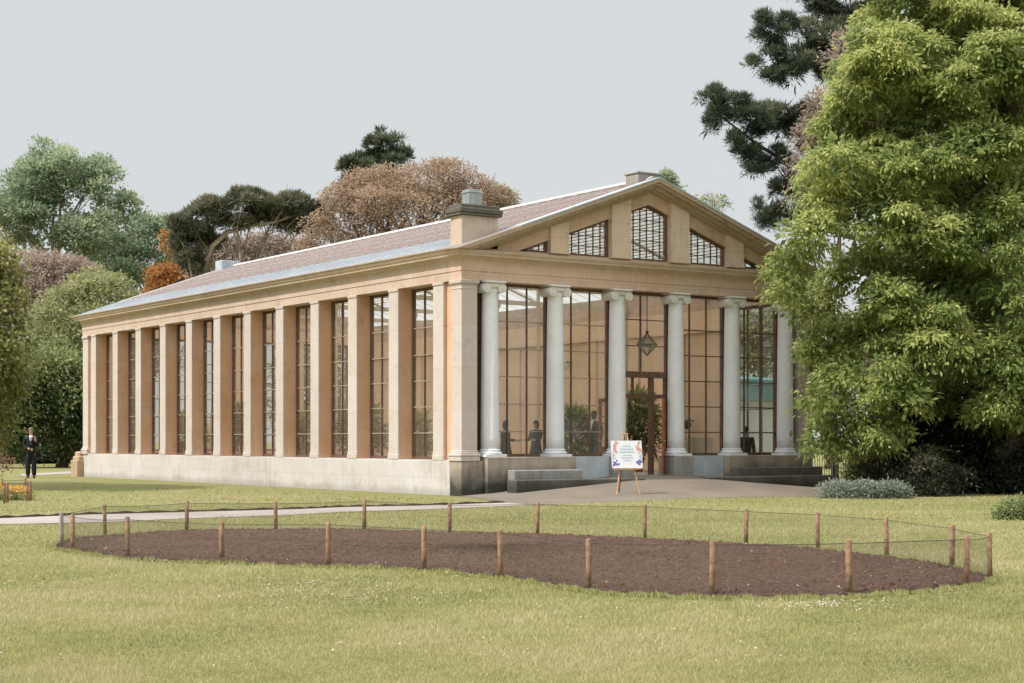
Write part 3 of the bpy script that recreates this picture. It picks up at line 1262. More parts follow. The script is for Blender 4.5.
def clods(n, smin, smax, poly, seed, name, mat, label, zb):
    r = np.random.default_rng(seed)
    lo, hi = poly.min(0), poly.max(0)
    P = r.uniform(lo, hi, (n * 3, 2))
    P = P[in_poly(P, poly)][:n]
    n = len(P)
    s = smin + (smax - smin) * r.random(n) ** 3
    base = np.array([(1, 0, 0), (-.5, .87, 0), (-.5, -.87, 0), (0, 0, 1.0)])
    tri = [(0, 1, 3), (1, 2, 3), (2, 0, 3)]
    V = []
    ang = r.uniform(0, 2 * PI, n)
    c, sn = np.cos(ang), np.sin(ang)
    q = base[None] * s[:, None, None] * r.uniform(.6, 1.3, (n, 4, 1)) + r.normal(0, .18, (n, 4, 3)) * s[:, None, None]
    x = q[..., 0] * c[:, None] - q[..., 1] * sn[:, None] + P[:, :1]
    y = q[..., 0] * sn[:, None] + q[..., 1] * c[:, None] + P[:, 1:]
    z = q[..., 2] * .8 + zb
    Q = np.stack([x, y, z], -1)
    V = np.concatenate([Q[:, t_] for t_ in tri], 1).reshape(-1, 3)
    me = mesh_np(V, 3, np.repeat(r.random(n) * .0, 3), name)
    return tag(link(name, me, mat), label, 'soil', None, 'stuff')


clods(16000, .007, .042, loop * .985 + cen * .015, 21, 'soil_clods', M['soil'], 'loose brown clods of dug soil in the fenced bed', .028)
clods(1000, .007, .024, loop * .97 + cen * .03, 22, 'pale_stones', simple('pale_flint', (.42, .36, .31), .7, .3, 30),
      'small pale flint stones scattered on the soil of the bed', .038)

# ------------------------------------------------------------------ fence round the bed
front = [(62, 549), (73, 552), (128, 559), (222, 563), (328, 567), (424, 571), (501, 579), (589, 592), (712, 598), (849, 596), (967, 587), (990, 580)]
back = [(105, 537), (186.5, 533), (276, 532), (364, 532), (449.5, 535), (537.5, 536), (645, 540), (746, 545), (818, 550), (887, 558), (952, 568)]
ring_px = front + list(reversed(back))
fence = empty('low_fence', ground(520, 565), 'low wire and net fence on round wooden posts around the bare soil bed', 'fence')
posts = []
r3 = random.Random(4)
tops = []
for k, (u, v) in enumerate(ring_px):
    p = ground(u, v)
    h = .475 + r3.uniform(-.02, .02)
    lx, ly = r3.uniform(-.012, .012), r3.uniform(-.012, .012)
    b = MB()
    rr = .027 + r3.uniform(-.002, .003)
    b.tube([(p[0], p[1], -.02), (p[0] + lx * .5, p[1] + ly * .5, h * .5), (p[0] + lx, p[1] + ly, h - .012), (p[0] + lx, p[1] + ly, h)],
           [rr * 1.02, rr, rr * .98, rr * .75], 10)
    b.build('post', M['post_grey'] if k == 0 else M['post_wood'], fence, True)
    tops.append(np.array([p[0] + lx, p[1] + ly, h]))
w = MB()
nt = MB()
n = len(tops)
for k in range(n):
    p, q = tops[k], tops[(k + 1) % n]
    pts = []
    sag_ = r3.uniform(.0, .018)
    for i in range(9):
        s = i / 8
        m = p + (q - p) * s
        m[2] -= .035 + sag_ * math.sin(PI * s)
        pts.append(m)
    w.tube(pts, .0035, 5)
    for i in range(8):
        a_, c_ = pts[i], pts[i + 1]
        nt.poly([a_, c_, (c_[0], c_[1], .03), (a_[0], a_[1], .03)], [(0, 1, 2, 3)])
w.build('top_wire', M['wire'], fence)
nt.build('netting', M['net'], fence)

# ------------------------------------------------------------------ grass blades and petals
def blades(n, d0, d1, seed):
    r = np.random.default_rng(seed)
    inv = r.uniform(1 / d1, 1 / d0, n)
    d = 1 / inv
    u = r.uniform(-30, 1054, n)
    a = (u - 512) / FPX * d
    x = CAM[0] + SY * d + CY * a
    y = CAM[1] + CY * d - SY * a
    P = np.stack([x, y], 1)
    keep = ~in_poly(P, loop)
    # keep off path and forecourt
    keep &= (r.random(n) < np.clip((50 - d) / 22, 0, 1))
    keep &= ~in_poly(P, np.concatenate([A_[:, :2], B_[::-1, :2]]))
    keep &= ~((P[:, 0] > ex[0]) & (P[:, 1] > np.interp(P[:, 0], ex, ey) - .03))
    keep &= ~((P[:, 0] > -.1) & (P[:, 1] > -.3))
    P, d = P[keep], d[keep]
    n = len(P)
    # patchiness
    pn = np.sin(P[:, 0] * 1.3 + 2 * np.sin(P[:, 1] * .9)) * np.sin(P[:, 1] * 1.7 + 1.5 * np.sin(P[:, 0] * .7))
    pn2 = np.sin(P[:, 0] * 5.1 + 3 * np.sin(P[:, 1] * 3.3)) * np.sin(P[:, 1] * 6.3)
    h = (.014 + .018 * r.random(n)) * (1 + .30 * pn + .2 * pn2) * (1 + (d - 9) * .018)
    wd = .0033 * (d / 9) ** 1.0 * r.uniform(.7, 1.4, n)
    ang = r.uniform(0, 2 * PI, n)
    lean = r.uniform(0, .9, n)
    la = r.uniform(0, 2 * PI, n)
    z0 = np.full(n, -.002)
    c, s = np.cos(ang), np.sin(ang)
    b0 = np.stack([P[:, 0] - c * wd, P[:, 1] - s * wd, z0], 1)
    b1 = np.stack([P[:, 0] + c * wd, P[:, 1] + s * wd, z0], 1)
    tp_ = np.stack([P[:, 0] + np.cos(la) * lean * h, P[:, 1] + np.sin(la) * lean * h, h], 1)
    V = np.stack([b0, b1, tp_], 1).reshape(-1, 3)
    pn3 = np.sin(P[:, 0] * .55 + 1.3 * np.sin(P[:, 1] * .41)) * np.sin(P[:, 1] * .63 + 2)
    tone = .5 + .25 * pn + .17 * pn2 + .24 * pn3 + r.normal(0, .17, n)
    return V, tone


gm = leafmat('grass_blade', (.15, .19, .056), (.385, .372, .145), (.53, .475, .285), .3, .12)
V1, t1 = blades(300000, 8.6, 50, 31)
# longer ragged tufts hanging over the cut edge of the bed
r = np.random.default_rng(45)
nE = 16000
ei = r.integers(0, NB, nE)
ed_ = loop[ei] + (loop[(ei + 1) % NB] - loop[ei]) * r.random((nE, 1))
outw = unit(ed_ - cen)
clump = .5 + .5 * np.sin(ei * .21 + 2 * np.sin(ei * .07)) * np.sin(ei * .53)
P_ = ed_ + outw * (np.abs(r.normal(0, .05, nE)) - .012 - .03 * clump)[:, None]
h_ = r.uniform(.018, .05, nE) * (.6 + .7 * clump)
tip = np.concatenate([P_ - outw * (h_ * r.uniform(0, 1.0, nE))[:, None] + r.normal(0, .012, (nE, 2)), h_[:, None] + .008], 1)
a_ = r.uniform(0, 2 * PI, nE)
dv_ = np.stack([np.cos(a_), np.sin(a_)], 1) * .0065
z_ = np.full((nE, 1), .005)
VE = np.stack([np.concatenate([P_ - dv_, z_], 1), np.concatenate([P_ + dv_, z_], 1), tip], 1).reshape(-1, 3)
V1 = np.concatenate([V1, VE])
t1 = np.concatenate([t1, r.normal(.34, .2, nE)])
go = link('grass', mesh_np(V1, 3, t1, 'grass'), gm)
tag(go, 'short mown grass blades of the dry yellowish lawn', 'grass', None, 'stuff')

r = np.random.default_rng(77)
cl = []
for u, v, k, su, sv in [(575, 582.5, 70, 26, 4), (295, 598, 60, 40, 6), (385, 592, 50, 40, 5), (330, 583, 50, 36, 4), (810, 607, 75, 24, 2.5), (450, 600, 30, 50, 6),
                      (140, 562, 35, 16, 1.6), (420, 567, 18, 14, 1.5), (700, 606, 25, 60, 5), (870, 608, 26, 40, 4), (1000, 560, 30, 26, 6), (480, 577, 24, 20, 3),
                      (700, 538, 26, 36, 2), (945, 548, 12, 20, 3), (560, 528, 14, 30, 2), (60, 496, 30, 20, 1.5), (30, 580, 40, 60, 6), (720, 655, 30, 120, 12), (250, 650, 26, 160, 14), (930, 640, 22, 80, 10), (520, 625, 30, 200, 14)]:
    cl.append(np.stack([u + r.normal(0, su, k), v + r.normal(0, sv, k)], 1))
cl = np.concatenate(cl + [c_ + r.normal(0, 1, c_.shape) * [12, 1.5] for c_ in cl] + [c_ + r.normal(0, 1, c_.shape) * [10, 1.2] for c_ in cl[:16]])
cl = cl[cl[:, 1] > 486]
G = np.array([ground(u, v) for u, v in cl])
keep = ~in_poly(G[:, :2], loop)
G = G[keep]
n = len(G)
sz = r.uniform(.004, .010, n)
D = unit(np.stack([r.normal(0, 1, n), r.normal(0, 1, n), r.normal(0, .35, n)], 1))
S = unit(np.cross(D, np.stack([r.normal(0, .3, n), r.normal(0, .3, n), np.ones(n)], 1)))
base = G + np.array([0, 0, 1]) * r.uniform(.02, .04, n)[:, None]
V = np.stack([base - D * sz[:, None], base - S * sz[:, None] * .7, base + D * sz[:, None], base + S * sz[:, None] * .7], 1).reshape(-1, 3)
pt = simple('pale_petal', (.62, .53, .51), .7, .15, 40)
tag(link('fallen_petals', mesh_np(V, 4, None, 'petals'), pt), 'pale pinkish petals scattered in drifts on the lawn', 'petals', None, 'stuff')

# ================================================================== EASEL + WELCOME BOARD
f0, f1 = pix_fore(616.5, 495.0), pix_fore(640.5, 494.6)
mid = (f0 + f1) / 2
right = (f1 - f0)
right[2] = 0
right = right / np.linalg.norm(right)
backd = np.array([-right[1], right[0], 0])
if backd @ np.array([SY, CY, 0]) < 0:
    backd = -backd
zg = mid[2]


def eas(x, yb, z):
    """easel frame: x across, yb backwards, z above the paving"""
    return mid + right * x + backd * yb + np.array([0, 0, z])


ea = empty('easel', mid, 'light pine tripod easel standing on the forecourt before the door', 'easel')
MB().tube([eas(-.30, 0, 0), eas(-.045, .20, 1.42)], .019, 8).build('leg', M['easel_wood'], ea)
MB().tube([eas(.30, 0, 0), eas(.045, .20, 1.42)], .019, 8).build('leg', M['easel_wood'], ea)
MB().tube([eas(.02, .62, .04), eas(0, .24, 1.40)], .017, 8).build('rear_leg', M['timber_dark'], ea)
MB().tube([eas(-.075, .20, 1.44), eas(.0, .21, 1.455), eas(.075, .20, 1.44)], .022, 8).build('head_block', M['easel_wood'], ea)
b = MB()
q = [eas(-.36, .02, .60), eas(.36, .02, .60), eas(.36, .09, .60), eas(-.36, .09, .60)]
b.poly(q + [p + np.array([0, 0, .035]) for p in q], [(3, 2, 1, 0), (4, 5, 6, 7), (0, 1, 5, 4), (1, 2, 6, 5), (2, 3, 7, 6), (3, 0, 4, 7)])
b.build('ledge', M['easel_wood'], ea)

bo = empty('welcome_board', eas(0, .04, .637), 'white welcome board with pastel flowers and writing resting on the pine easel', 'sign board')


def brd(x, z, out=0.0):
    return eas(x, .055 + z * .14 - out, .637 + z * .99)


BWD, BHT = .40, .66
b = MB()
q = [brd(-BWD, 0, .006), brd(BWD, 0, .006), brd(BWD, BHT, .006), brd(-BWD, BHT, .006)]
q2 = [brd(-BWD, 0, -.006), brd(BWD, 0, -.006), brd(BWD, BHT, -.006), brd(-BWD, BHT, -.006)]
b.poly(q + q2, [(0, 1, 2, 3), (7, 6, 5, 4), (0, 4, 5, 1), (1, 5, 6, 2), (2, 6, 7, 3), (3, 7, 4, 0)])
b.build('panel', simple('white_card', (.88, .89, .93), .5, .02, 2), bo)


def blot(b, x, z, rx, rz_, rot=0.0, out=.010, n=12):
    pts = []
    for i in range(n):
        a_ = 2 * PI * i / n
        px, pz = rx * math.cos(a_), rz_ * math.sin(a_)
        pts.append(brd(x + px * math.cos(rot) - pz * math.sin(rot), z + px * math.sin(rot) + pz * math.cos(rot), out))
    b.poly(pts, [tuple(range(n))])


rp = random.Random(8)
pm_ = simple('coral_pink_ink', (.80, .38, .34), .6, .2, 20)
for sx in (-1, 1):
    b = MB()
    for i in range(9):
        blot(b, sx * (.30 + rp.uniform(-.06, .07)), .52 + rp.uniform(-.14, .10), rp.uniform(.022, .05), rp.uniform(.02, .04), rp.uniform(0, 3), .008 + i * .0006)
    b.build('pink_flowers', pm_, bo)
pm_ = simple('violet_ink', (.22, .16, .52), .6, .2, 20)
for sx in (-1, 1):
    b = MB()
    for i in range(7):
        blot(b, sx * (.29 + rp.uniform(-.06, .07)), .13 + rp.uniform(-.05, .05), rp.uniform(.02, .055), rp.uniform(.014, .03), rp.uniform(-.6, .6), .008 + i * .0006)
    b.build('violet_flowers', pm_, bo)
b = MB()
for sx in (-1, 1):
    for i in range(8):
        blot(b, sx * (.34 + rp.uniform(-.04, .04)), .30 + rp.uniform(-.14, .14), .012, rp.uniform(.03, .05), rp.uniform(-1, 1), .008 + i * .0005)
b.build('pale_leaves', simple('lilac_ink', (.62, .55, .74), .6, .2, 20), bo)
b = MB()
for row, (z, wd, h) in enumerate([(.53, .12, .012), (.46, .17, .024), (.39, .19, .028), (.31, .12, .012), (.25, .16, .011), (.19, .10, .011)]):
    x = -wd
    k = 0
    pts = []
    while x < wd:
        pts.append(brd(x, z + h * math.sin(k * 1.9 + row) * (.6 + .4 * math.sin(k * .7)), .010))
        x += .012
        k += 1
    b.tube(pts, .0032, 4)
b.build('handwriting', simple('teal_ink', (.22, .46, .50), .6, .1, 20), bo)

# ================================================================== HANGING LANTERN, LAMPS
lc = at(647.0, 344.5, 44.0)
lc[1] = YG + .75
ln_u = lc.copy()
# place on the line of sight at y just inside the door glass
dirv = at(647.0, 344.5, 1.0) - CAM
tt = (YG - .42 - CAM[1]) / dirv[1]
lc = CAM + dirv * tt
la = empty('hanging_lantern', lc, 'eight-sided glass and copper lantern hanging above the door', 'lantern')
b = MB()
h, w_ = .30, .30
eq = [lc + np.array([w_ * math.cos(PI / 4 + i * PI / 2 + .6), w_ * math.sin(PI / 4 + i * PI / 2 + .6), 0]) for i in range(4)]
tp_, bt_ = lc + np.array([0, 0, h]), lc - np.array([0, 0, h])
for i in range(4):
    b.tube([eq[i], eq[(i + 1) % 4]], .014, 5)
    b.tube([eq[i], tp_], .014, 5)
    b.tube([eq[i], bt_], .014, 5)
b.build('frame', M['timber_dark'], la)
b = MB()
for i in range(4):
    b.poly([eq[i], eq[(i + 1) % 4], tp_], [(0, 1, 2)])
    b.poly([eq[i], eq[(i + 1) % 4], bt_], [(0, 1, 2)])
b.build('glass', M['lantern_glass'], la)
b = MB()
b.tube([tp_, (lc[0], lc[1], HS - .001)], .012, 6)
b.ball(tp_ + np.array([0, 0, .02]), .045)
b.build('rod', M['iron'], la)


def wall_lamp(y, z, label, mat):
    o = empty('wall_lamp', (XI - .075, y, z), label, 'wall lamp')
    b = MB()
    b.tube([(XI - .0, y, z), (XI - .22, y, z + .05), (XI - .26, y, z - .02)], .018, 6)
    b.build('bracket', M['iron'], o)
    b = MB()
    b.lathe([(.05, z + .02), (.12, z - .06), (.13, z - .16), (.06, z - .24)], (XI - .26, y), 14)
    b.build('shade', mat, o, True)


wall_lamp(10.8, 3.95, 'glass wall lamp high on the inner wall, seen between second and third column', M['lantern_glass'])
wall_lamp(4.55, 1.95, 'round black wall lamp low on the inner wall, left of the fifth column', M['iron'])
# ================================================================== PEOPLE
DG = None


def skin_obj(name, chains, mat, parent, sub=1):
    """chains: list of (points, radii); first point of each chain is its root. One mesh."""
    vs, es, rs, roots = [], [], [], []
    for ch in chains:
        pts, radii, link_to = ch if len(ch) == 3 else (*ch, None)
        prev = link_to
        for i, p in enumerate(pts):
            vs.append(tuple(p))
            rs.append(radii[i])
            if prev is not None:
                es.append((prev, len(vs) - 1))
            elif i == 0:
                roots.append(len(vs) - 1)
            prev = len(vs) - 1
    me = bpy.data.meshes.new(name + '_src')
    me.from_pydata(vs, es, [])
    o = bpy.data.objects.new(name + '_src', me)
    COL.objects.link(o)
    sm = o.modifiers.new('skin', 'SKIN')
    sm.use_smooth_shade = True
    layer = me.skin_vertices[0].data
    for i, s in enumerate(layer):
        r_ = rs[i]
        s.radius = r_ if hasattr(r_, '__len__') else (r_, r_)
        s.use_root = i in roots
    ss = o.modifiers.new('sub', 'SUBSURF')
    ss.levels = sub
    ss.render_levels = sub
    dg = bpy.context.evaluated_depsgraph_get()
    m2 = bpy.data.meshes.new_from_object(o.evaluated_get(dg))
    m2.name = name
    bpy.data.objects.remove(o)
    bpy.data.meshes.remove(me)
    for p in m2.polygons:
        p.use_smooth = True
    m2.materials.clear()
    return m2


def person(loc, face, label, height=1.75, skin='skin', hair='hair_black', top='suit_black', legs='suit_black', shirt=None,
           arms=('down', 'down'), hood=False, skirt=False, seated=False, bald=False, tie=False, hairlong=False):
    """figure facing -Y in its own frame, turned by face (radians), feet at loc"""
    k = height / 1.75
    root = empty('person', loc, label, 'person')
    c, s = math.cos(face), math.sin(face)

    def T(p):
        x, y, z = p[0] * k, p[1] * k, p[2] * k
        if seated:
            pass
        return (loc[0] + x * c - y * s, loc[1] + x * s + y * c, loc[2] + z)

    dz = -.42 if seated else 0
    # body skeleton
    pel = (0, 0, .95 + dz)
    torso = [pel, (0, -.005, 1.08 + dz), (0, .0, 1.22 + dz), (0, .01, 1.36 + dz), (0, .01, 1.44 + dz), (0, -.005, 1.50 + dz), (0, -.02, 1.56 + dz)]
    tr_ = [.125, .12, .13, .135, .08, .055, .055]
    head = [(0, -.03, 1.62 + dz), (0, -.025, 1.69 + dz), (0, -.01, 1.735 + dz)]
    hr = [.075, .082, .05]

    def arm(sx, mode):
        sh = (sx * .19, .01, 1.40 + dz)
        if mode == 'down':
            return [sh, (sx * .235, .02, 1.13 + dz), (sx * .235, -.05, .88 + dz), (sx * .232, -.07, .80 + dz)]
        if mode == 'waist':
            return [sh, (sx * .24, .0, 1.13 + dz), (sx * .07, -.20, 1.03 + dz), (sx * .02, -.215, 1.02 + dz)]
        if mode == 'chest':
            return [sh, (sx * .24, -.03, 1.13 + dz), (sx * .15, -.23, 1.32 + dz), (sx * .14, -.235, 1.39 + dz)]
        if mode == 'fore':
            return [sh, (sx * .22, -.08, 1.14 + dz), (sx * .16, -.34, 1.12 + dz), (sx * .15, -.42, 1.12 + dz)]

    def leg(sx):
        if seated:
            return [(sx * .09, 0, .92 + dz), (sx * .11, -.42, .50), (sx * .11, -.42, .08), (sx * .11, -.56, .04)]
        return [(sx * .09, 0, .90), (sx * .10, -.01, .50), (sx * .105, .03, .09), (sx * .115, -.10, .045)]

    chains = [([T(p) for p in torso + head], [r_ * k for r_ in tr_ + hr])]
    for sx, mode in ((-1, arms[0]), (1, arms[1])):
        A = arm(sx, mode)
        chains.append(([T(A[0]), T(A[1]), T(A[2]), T(A[3])], [.055 * k, .045 * k, .032 * k, .036 * k], 3))
        w0, w1 = np.array(A[2]), np.array(A[3])
        dv = unit(w1 - w0)
        sd = unit(np.cross(dv, [0.3, 1, .2]))
        for f_ in range(5):
            off = (f_ - 1.5) * .018 if f_ < 4 else -.045
            ln_ = (.075, .085, .08, .06)[f_] if f_ < 4 else .05
            p0 = w1 + sd * off + dv * (.02 if f_ < 4 else -.03)
            p1 = p0 + dv * ln_ * .6 + sd * (off * .1)
            p2 = p1 + dv * ln_ * .4 + np.array([0, -.012, 0])
            chains.append(([T(p0), T(p1), T(p2)], [.0095 * k, .009 * k, .007 * k]))
    for sx in (-1, 1):
        Lg = leg(sx)
        chains.append(([T(p) for p in Lg], [.075 * k, .05 * k, .036 * k, .035 * k], 0))
    hz = 1.665 + dz
    # nose, chin and ears as short chains sunk into the head
    chains.append(([T((0, -.085, hz + .005)), T((0, -.118, hz - .02))], [.012 * k, .013 * k]))
    for sx in (-1, 1):
        chains.append(([T((sx * .078, -.005, hz + .015)), T((sx * .088, .0, hz - .02))], [.016 * k, .012 * k]))
    link('body', skin_obj('body', chains, None, root), M[skin], root)
    # eyes and mouth
    e = MB()
    for sx in (-1, 1):
        e.ball(T((sx * .031, -.098, hz + .02)), .011 * k, 8, 5)
    e.ball(T((0, -.102, hz - .055)), (.022 * k, .012 * k, .006 * k), 8, 5)
    e.build('face_features', M['hair_black'], root, True)
    # jacket / top
    jc = [([T(p) for p in [(0, 0, .78 + dz), (0, 0, .98 + dz), (0, 0, 1.12 + dz), (0, .005, 1.26 + dz), (0, .01, 1.38 + dz), (0, .01, 1.455 + dz)]],
           [(.215 * k, .16 * k), (.20 * k, .15 * k), (.18 * k, .14 * k), (.195 * k, .15 * k), (.18 * k, .125 * k), (.085 * k, .075 * k)])]
    for sx, mode in ((-1, arms[0]), (1, arms[1])):
        A = arm(sx, mode)
        jc.append(([T(A[0]), T(A[1]), T(tuple(np.array(A[1]) * .1 + np.array(A[2]) * .9))], [.078 * k, .062 * k, .048 * k], 4))
    link('jacket' if not skirt else 'dress_top', skin_obj('jacket', jc, None, root), M[top], root)
    if skirt:
        b = MB()
        b.lathe([(.10 * k, 1.0 * k), (.17 * k, .95 * k), (.22 * k, .7 * k), (.27 * k, .35 * k), (.30 * k, .12 * k)], (0, 0), 18)
        b.v = [(loc[0] + x * c - y * s, loc[1] + x * s + y * c, loc[2] + z) for x, y, z in b.v]
        b.build('skirt', M[legs], root, True)
    else:
        tc = [([T((0, 0, .93 + dz)), T((0, 0, .86 + dz))], [(.165 * k, .12 * k), (.15 * k, .115 * k)])]
        for sx in (-1, 1):
            Lg = leg(sx)
            tc.append(([T(Lg[0]), T(Lg[1]), T((Lg[2][0], Lg[2][1], Lg[2][2] - .03))], [.115 * k, .092 * k, .08 * k], 1))
        link('trousers', skin_obj('trousers', tc, None, root), M[legs], root)
    sh_ = MB()
    for sx in (-1, 1):
        Lg = leg(sx)
        x, y = Lg[2][0], Lg[2][1]
        b = MB()
        b.ball((0, 0, 0), (.048, .135, .05), 12, 8)
        b.v = [T((x + px, y - .075 + py, .045 + max(pz, -.043))) for px, py, pz in b.v]
        b.build('shoe', M['shoe'], root, True)
    if shirt:
        b = MB()
        b.poly([T((-.055, -.105, 1.475 + dz)), T((.055, -.105, 1.475 + dz)), T((.012, -.162, 1.20 + dz)), T((-.012, -.162, 1.20 + dz)), T((0, -.172, 1.36 + dz))],
               [(0, 4, 1), (0, 3, 4), (3, 2, 4), (2, 1, 4)])
        b.lathe([(.062 * k, 0), (.064 * k, .05 * k), (.058 * k, .052 * k)], (0, 0), 14)
        n0 = 5
        q = T((0, -.01, 1.465 + dz))
        b.v[n0:] = [(q[0] + x, q[1] + y, q[2] + z) for x, y, z in b.v[n0:]]
        sh_o = b.build('shirt', M['cloth_white'], root)
    if tie:
        b = MB()
        b.poly([T((-.016, -.158, 1.445 + dz)), T((.016, -.158, 1.445 + dz)), T((.024, -.176, 1.24 + dz)), T((0, -.178, 1.20 + dz)), T((-.024, -.176, 1.24 + dz))], [(0, 1, 2, 3, 4)])
        b.build('tie', M['suit_navy'], root)
    # hair: cap pulled over the skull
    b = MB()
    b.ball((0, 0, 0), (.094, .104, .098), 16, 10)
    b.v = [(x, y + .018, z + .022) for x, y, z in b.v]
    cut = .045 if not bald else .02
    vv = []
    for x, y, z in b.v:
        if y < -.055 and z < .055:       # forehead stays clear
            y = -.055 + (y + .055) * .25
            x *= .93
        if z < -.03 and not hairlong:
            z = -.03 + (z + .03) * .4
            y = max(y, -.0)
        if hairlong and z < 0:
            z *= 2.9
            x *= 1.12
            y = max(y, -.02) + .02
        if bald:
            x, y, z = x * .935, y * .94, z * .86
        vv.append(T((x, y - .025, hz + z)))
    b.v = vv
    b.build('hair' if not hood else 'head_scarf', M[hair], root, True)
    return root


# man on the lawn at the far left
pm = ground(31, 478.2)
person(pm, YAW * -1 + .25, 'grey haired man in a black suit and white shirt on the lawn far left', 1.80, 'skin', 'hair_grey', 'suit_black', 'suit_black',
       shirt=True, tie=True, arms=('waist', 'chest'))


def inside(u, y):
    d_ = at(u, HOR, 1.0) - CAM
    tt_ = (y - CAM[1]) / d_[1]
    p = CAM + d_ * tt_
    return (p[0], p[1], .45)


person(inside(594.5, 2.6), -1.35, 'tall man in a navy suit inside, seen between second and third front columns', 1.72, 'skin_dark', 'hair_black', 'suit_navy', 'suit_navy',
       shirt=True, arms=('down', 'down'), bald=True)
person(inside(505.5, 3.0), 1.1, 'person with long dark hair and olive clothes inside, beside the first front column', 1.42, 'skin', 'hair_black', 'dress_olive', 'dress_olive',
       arms=('fore', 'fore'), skirt=True, hairlong=True)
person(inside(536, 3.4), -1.2, 'person in a dark head scarf and dark dress inside, just left of the second column', 1.44, 'skin', 'dress_teal', 'dress_teal', 'dress_teal',
       arms=('fore', 'fore'), skirt=True, hairlong=True, hood=True)
pw = inside(746, 1.35)
person(pw, 2.2, 'person in black sitting inside behind the rightmost front window', 1.70, 'skin', 'hair_black', 'suit_black', 'suit_black', arms=('down', 'down'), seated=True)
# the stool under the sitting person
so_ = empty('stool', pw, 'low round dark stool under the sitting person', 'stool')
b = MB()
b.lathe([(.16, pw[2] + .37), (.17, pw[2] + .385), (.17, pw[2] + .41), (.15, pw[2] + .42)], (pw[0], pw[1]), 18)
b.build('seat', M['timber_dark'], so_)
for i in range(4):
    a_ = PI / 4 + i * PI / 2
    MB().tube([(pw[0] + .15 * math.cos(a_), pw[1] + .15 * math.sin(a_), pw[2]), (pw[0] + .1 * math.cos(a_), pw[1] + .1 * math.sin(a_), pw[2] + .37)], .014, 6).build('leg', M['timber_dark'], so_)

# cream folding screen inside
p0, p1 = inside(686, 2.4), inside(713, 2.1)
sc0 = empty('folding_screen', p0, 'low cream folding screen inside the window left of the fifth column', 'screen')
for k in range(2):
    a_ = np.array(p0) + (np.array(p1) - np.array(p0)) * (k * .5 + .005)
    c_ = np.array(p0) + (np.array(p1) - np.array(p0)) * (k * .5 + .495)
    o_ = (.06 if k else -.0)
    b = MB()
    q = [a_ + [0, o_ * 0, 0], c_ + [0, .10 if k == 0 else .10, 0]] if k == 0 else [a_ + [0, .10, 0], c_]
    th = np.array([.012, .02, 0])
    b.poly([q[0], q[1], q[1] + th, q[0] + th] + [x + np.array([0, 0, 1.0]) for x in (q[0], q[1], q[1] + th, q[0] + th)],
           [(3, 2, 1, 0), (4, 5, 6, 7), (0, 1, 5, 4), (1, 2, 6, 5), (2, 3, 7, 6), (3, 0, 4, 7)])
    b.build('panel', M['cream_board'], sc0)
# ================================================================== VEGETATION
def leaf_quads(P, D, N, Ln, Wd, fold=.12):
    S = unit(np.cross(D, N))
    N2 = np.cross(S, D)
    Ln, Wd = Ln[:, None], Wd[:, None]
    mid = P + D * Ln * .45 + N2 * Wd * fold
    return np.stack([P, mid + S * Wd * .5, P + D * Ln, mid - S * Wd * .5], 1).reshape(-1, 3)


def rnd_dir(r, n):
    return unit(r.normal(0, 1, (n, 3)))


def crown_mesh(blobs, sprays, per, spray_r, Ln, Wd, seed, droop=.3, inner=.25, flat_=.55, out=.7, shade=.25, lo_cut=-.75, jitter=.13, upright=0.0, contrast=.22, bury=.62):
    """blobs: (x, y, z, rx, ry, rz, tone). Leaves sit in sprays spread through an uneven shell."""
    r = np.random.default_rng(seed)
    Bc = np.array([b_[:3] for b_ in blobs], float)
    Br = np.array([b_[3:6] for b_ in blobs], float)
    Bt = np.array([b_[6] if len(b_) > 6 else 0. for b_ in blobs], float)
    area = (Br.prod(1)) ** (2 / 3)
    idx = r.choice(len(blobs), sprays, p=area / area.sum())
    u = rnd_dir(r, sprays)
    low = u[:, 2] < lo_cut
    u[low, 2] *= -1
    isin = r.random(sprays) < inner
    rf = np.where(isin, r.uniform(.35, .85, sprays), 1 - np.abs(r.normal(0, jitter, sprays)) + .04)
    ph = r.uniform(0, 6, (len(blobs), 3))
    lump = 1 + .10 * np.sin(u[:, 0] * 5 + ph[idx, 0]) * np.sin(u[:, 1] * 5 + ph[idx, 1]) + .08 * np.sin(u[:, 2] * 9 + ph[idx, 2])
    P = Bc[idx] + u * Br[idx] * (rf * lump)[:, None]
    # drop sprays buried deep inside other blobs
    dmin = np.full(sprays, 9.)
    for k in range(len(blobs)):
        q = np.linalg.norm((P - Bc[k]) / Br[k], axis=1)
        q[idx == k] = 9
        dmin = np.minimum(dmin, q)
    keep = (dmin > bury) | (r.random(sprays) < .15)
    P, u, idx, isin, rf = P[keep], u[keep], idx[keep], isin[keep], rf[keep]
    n = len(P)
    st = .5 + Bt[idx] + .28 * u[:, 2] + r.normal(0, .10, n) - np.where(isin, shade, 0)  # tops lightened and inner sprays darkened: light and shade painted as tone
    # leaves
    m = np.repeat(np.arange(n), per)
    nl = len(m)
    nrm = unit(u[m] * .6 + np.array([0, 0, .7]))
    off = r.normal(0, 1, (nl, 3)) * spray_r
    off -= nrm * (off * nrm).sum(1, keepdims=True) * (1 - flat_ * .6)
    hor = np.linalg.norm(off[:, :2], axis=1)
    off[:, 2] -= droop * hor * .8
    LP = P[m] + off
    D = unit(unit(off) * .7 + u[m] * out + r.normal(0, .45, (nl, 3)) + np.array([0, 0, upright - droop]))
    N = unit(nrm + r.normal(0, .45, (nl, 3)))
    sz = r.uniform(.65, 1.3, nl)
    V = leaf_quads(LP, D, N, Ln * sz, Wd * sz)
    tone = st[m] + r.normal(0, contrast * .6, nl)
    return V, tone


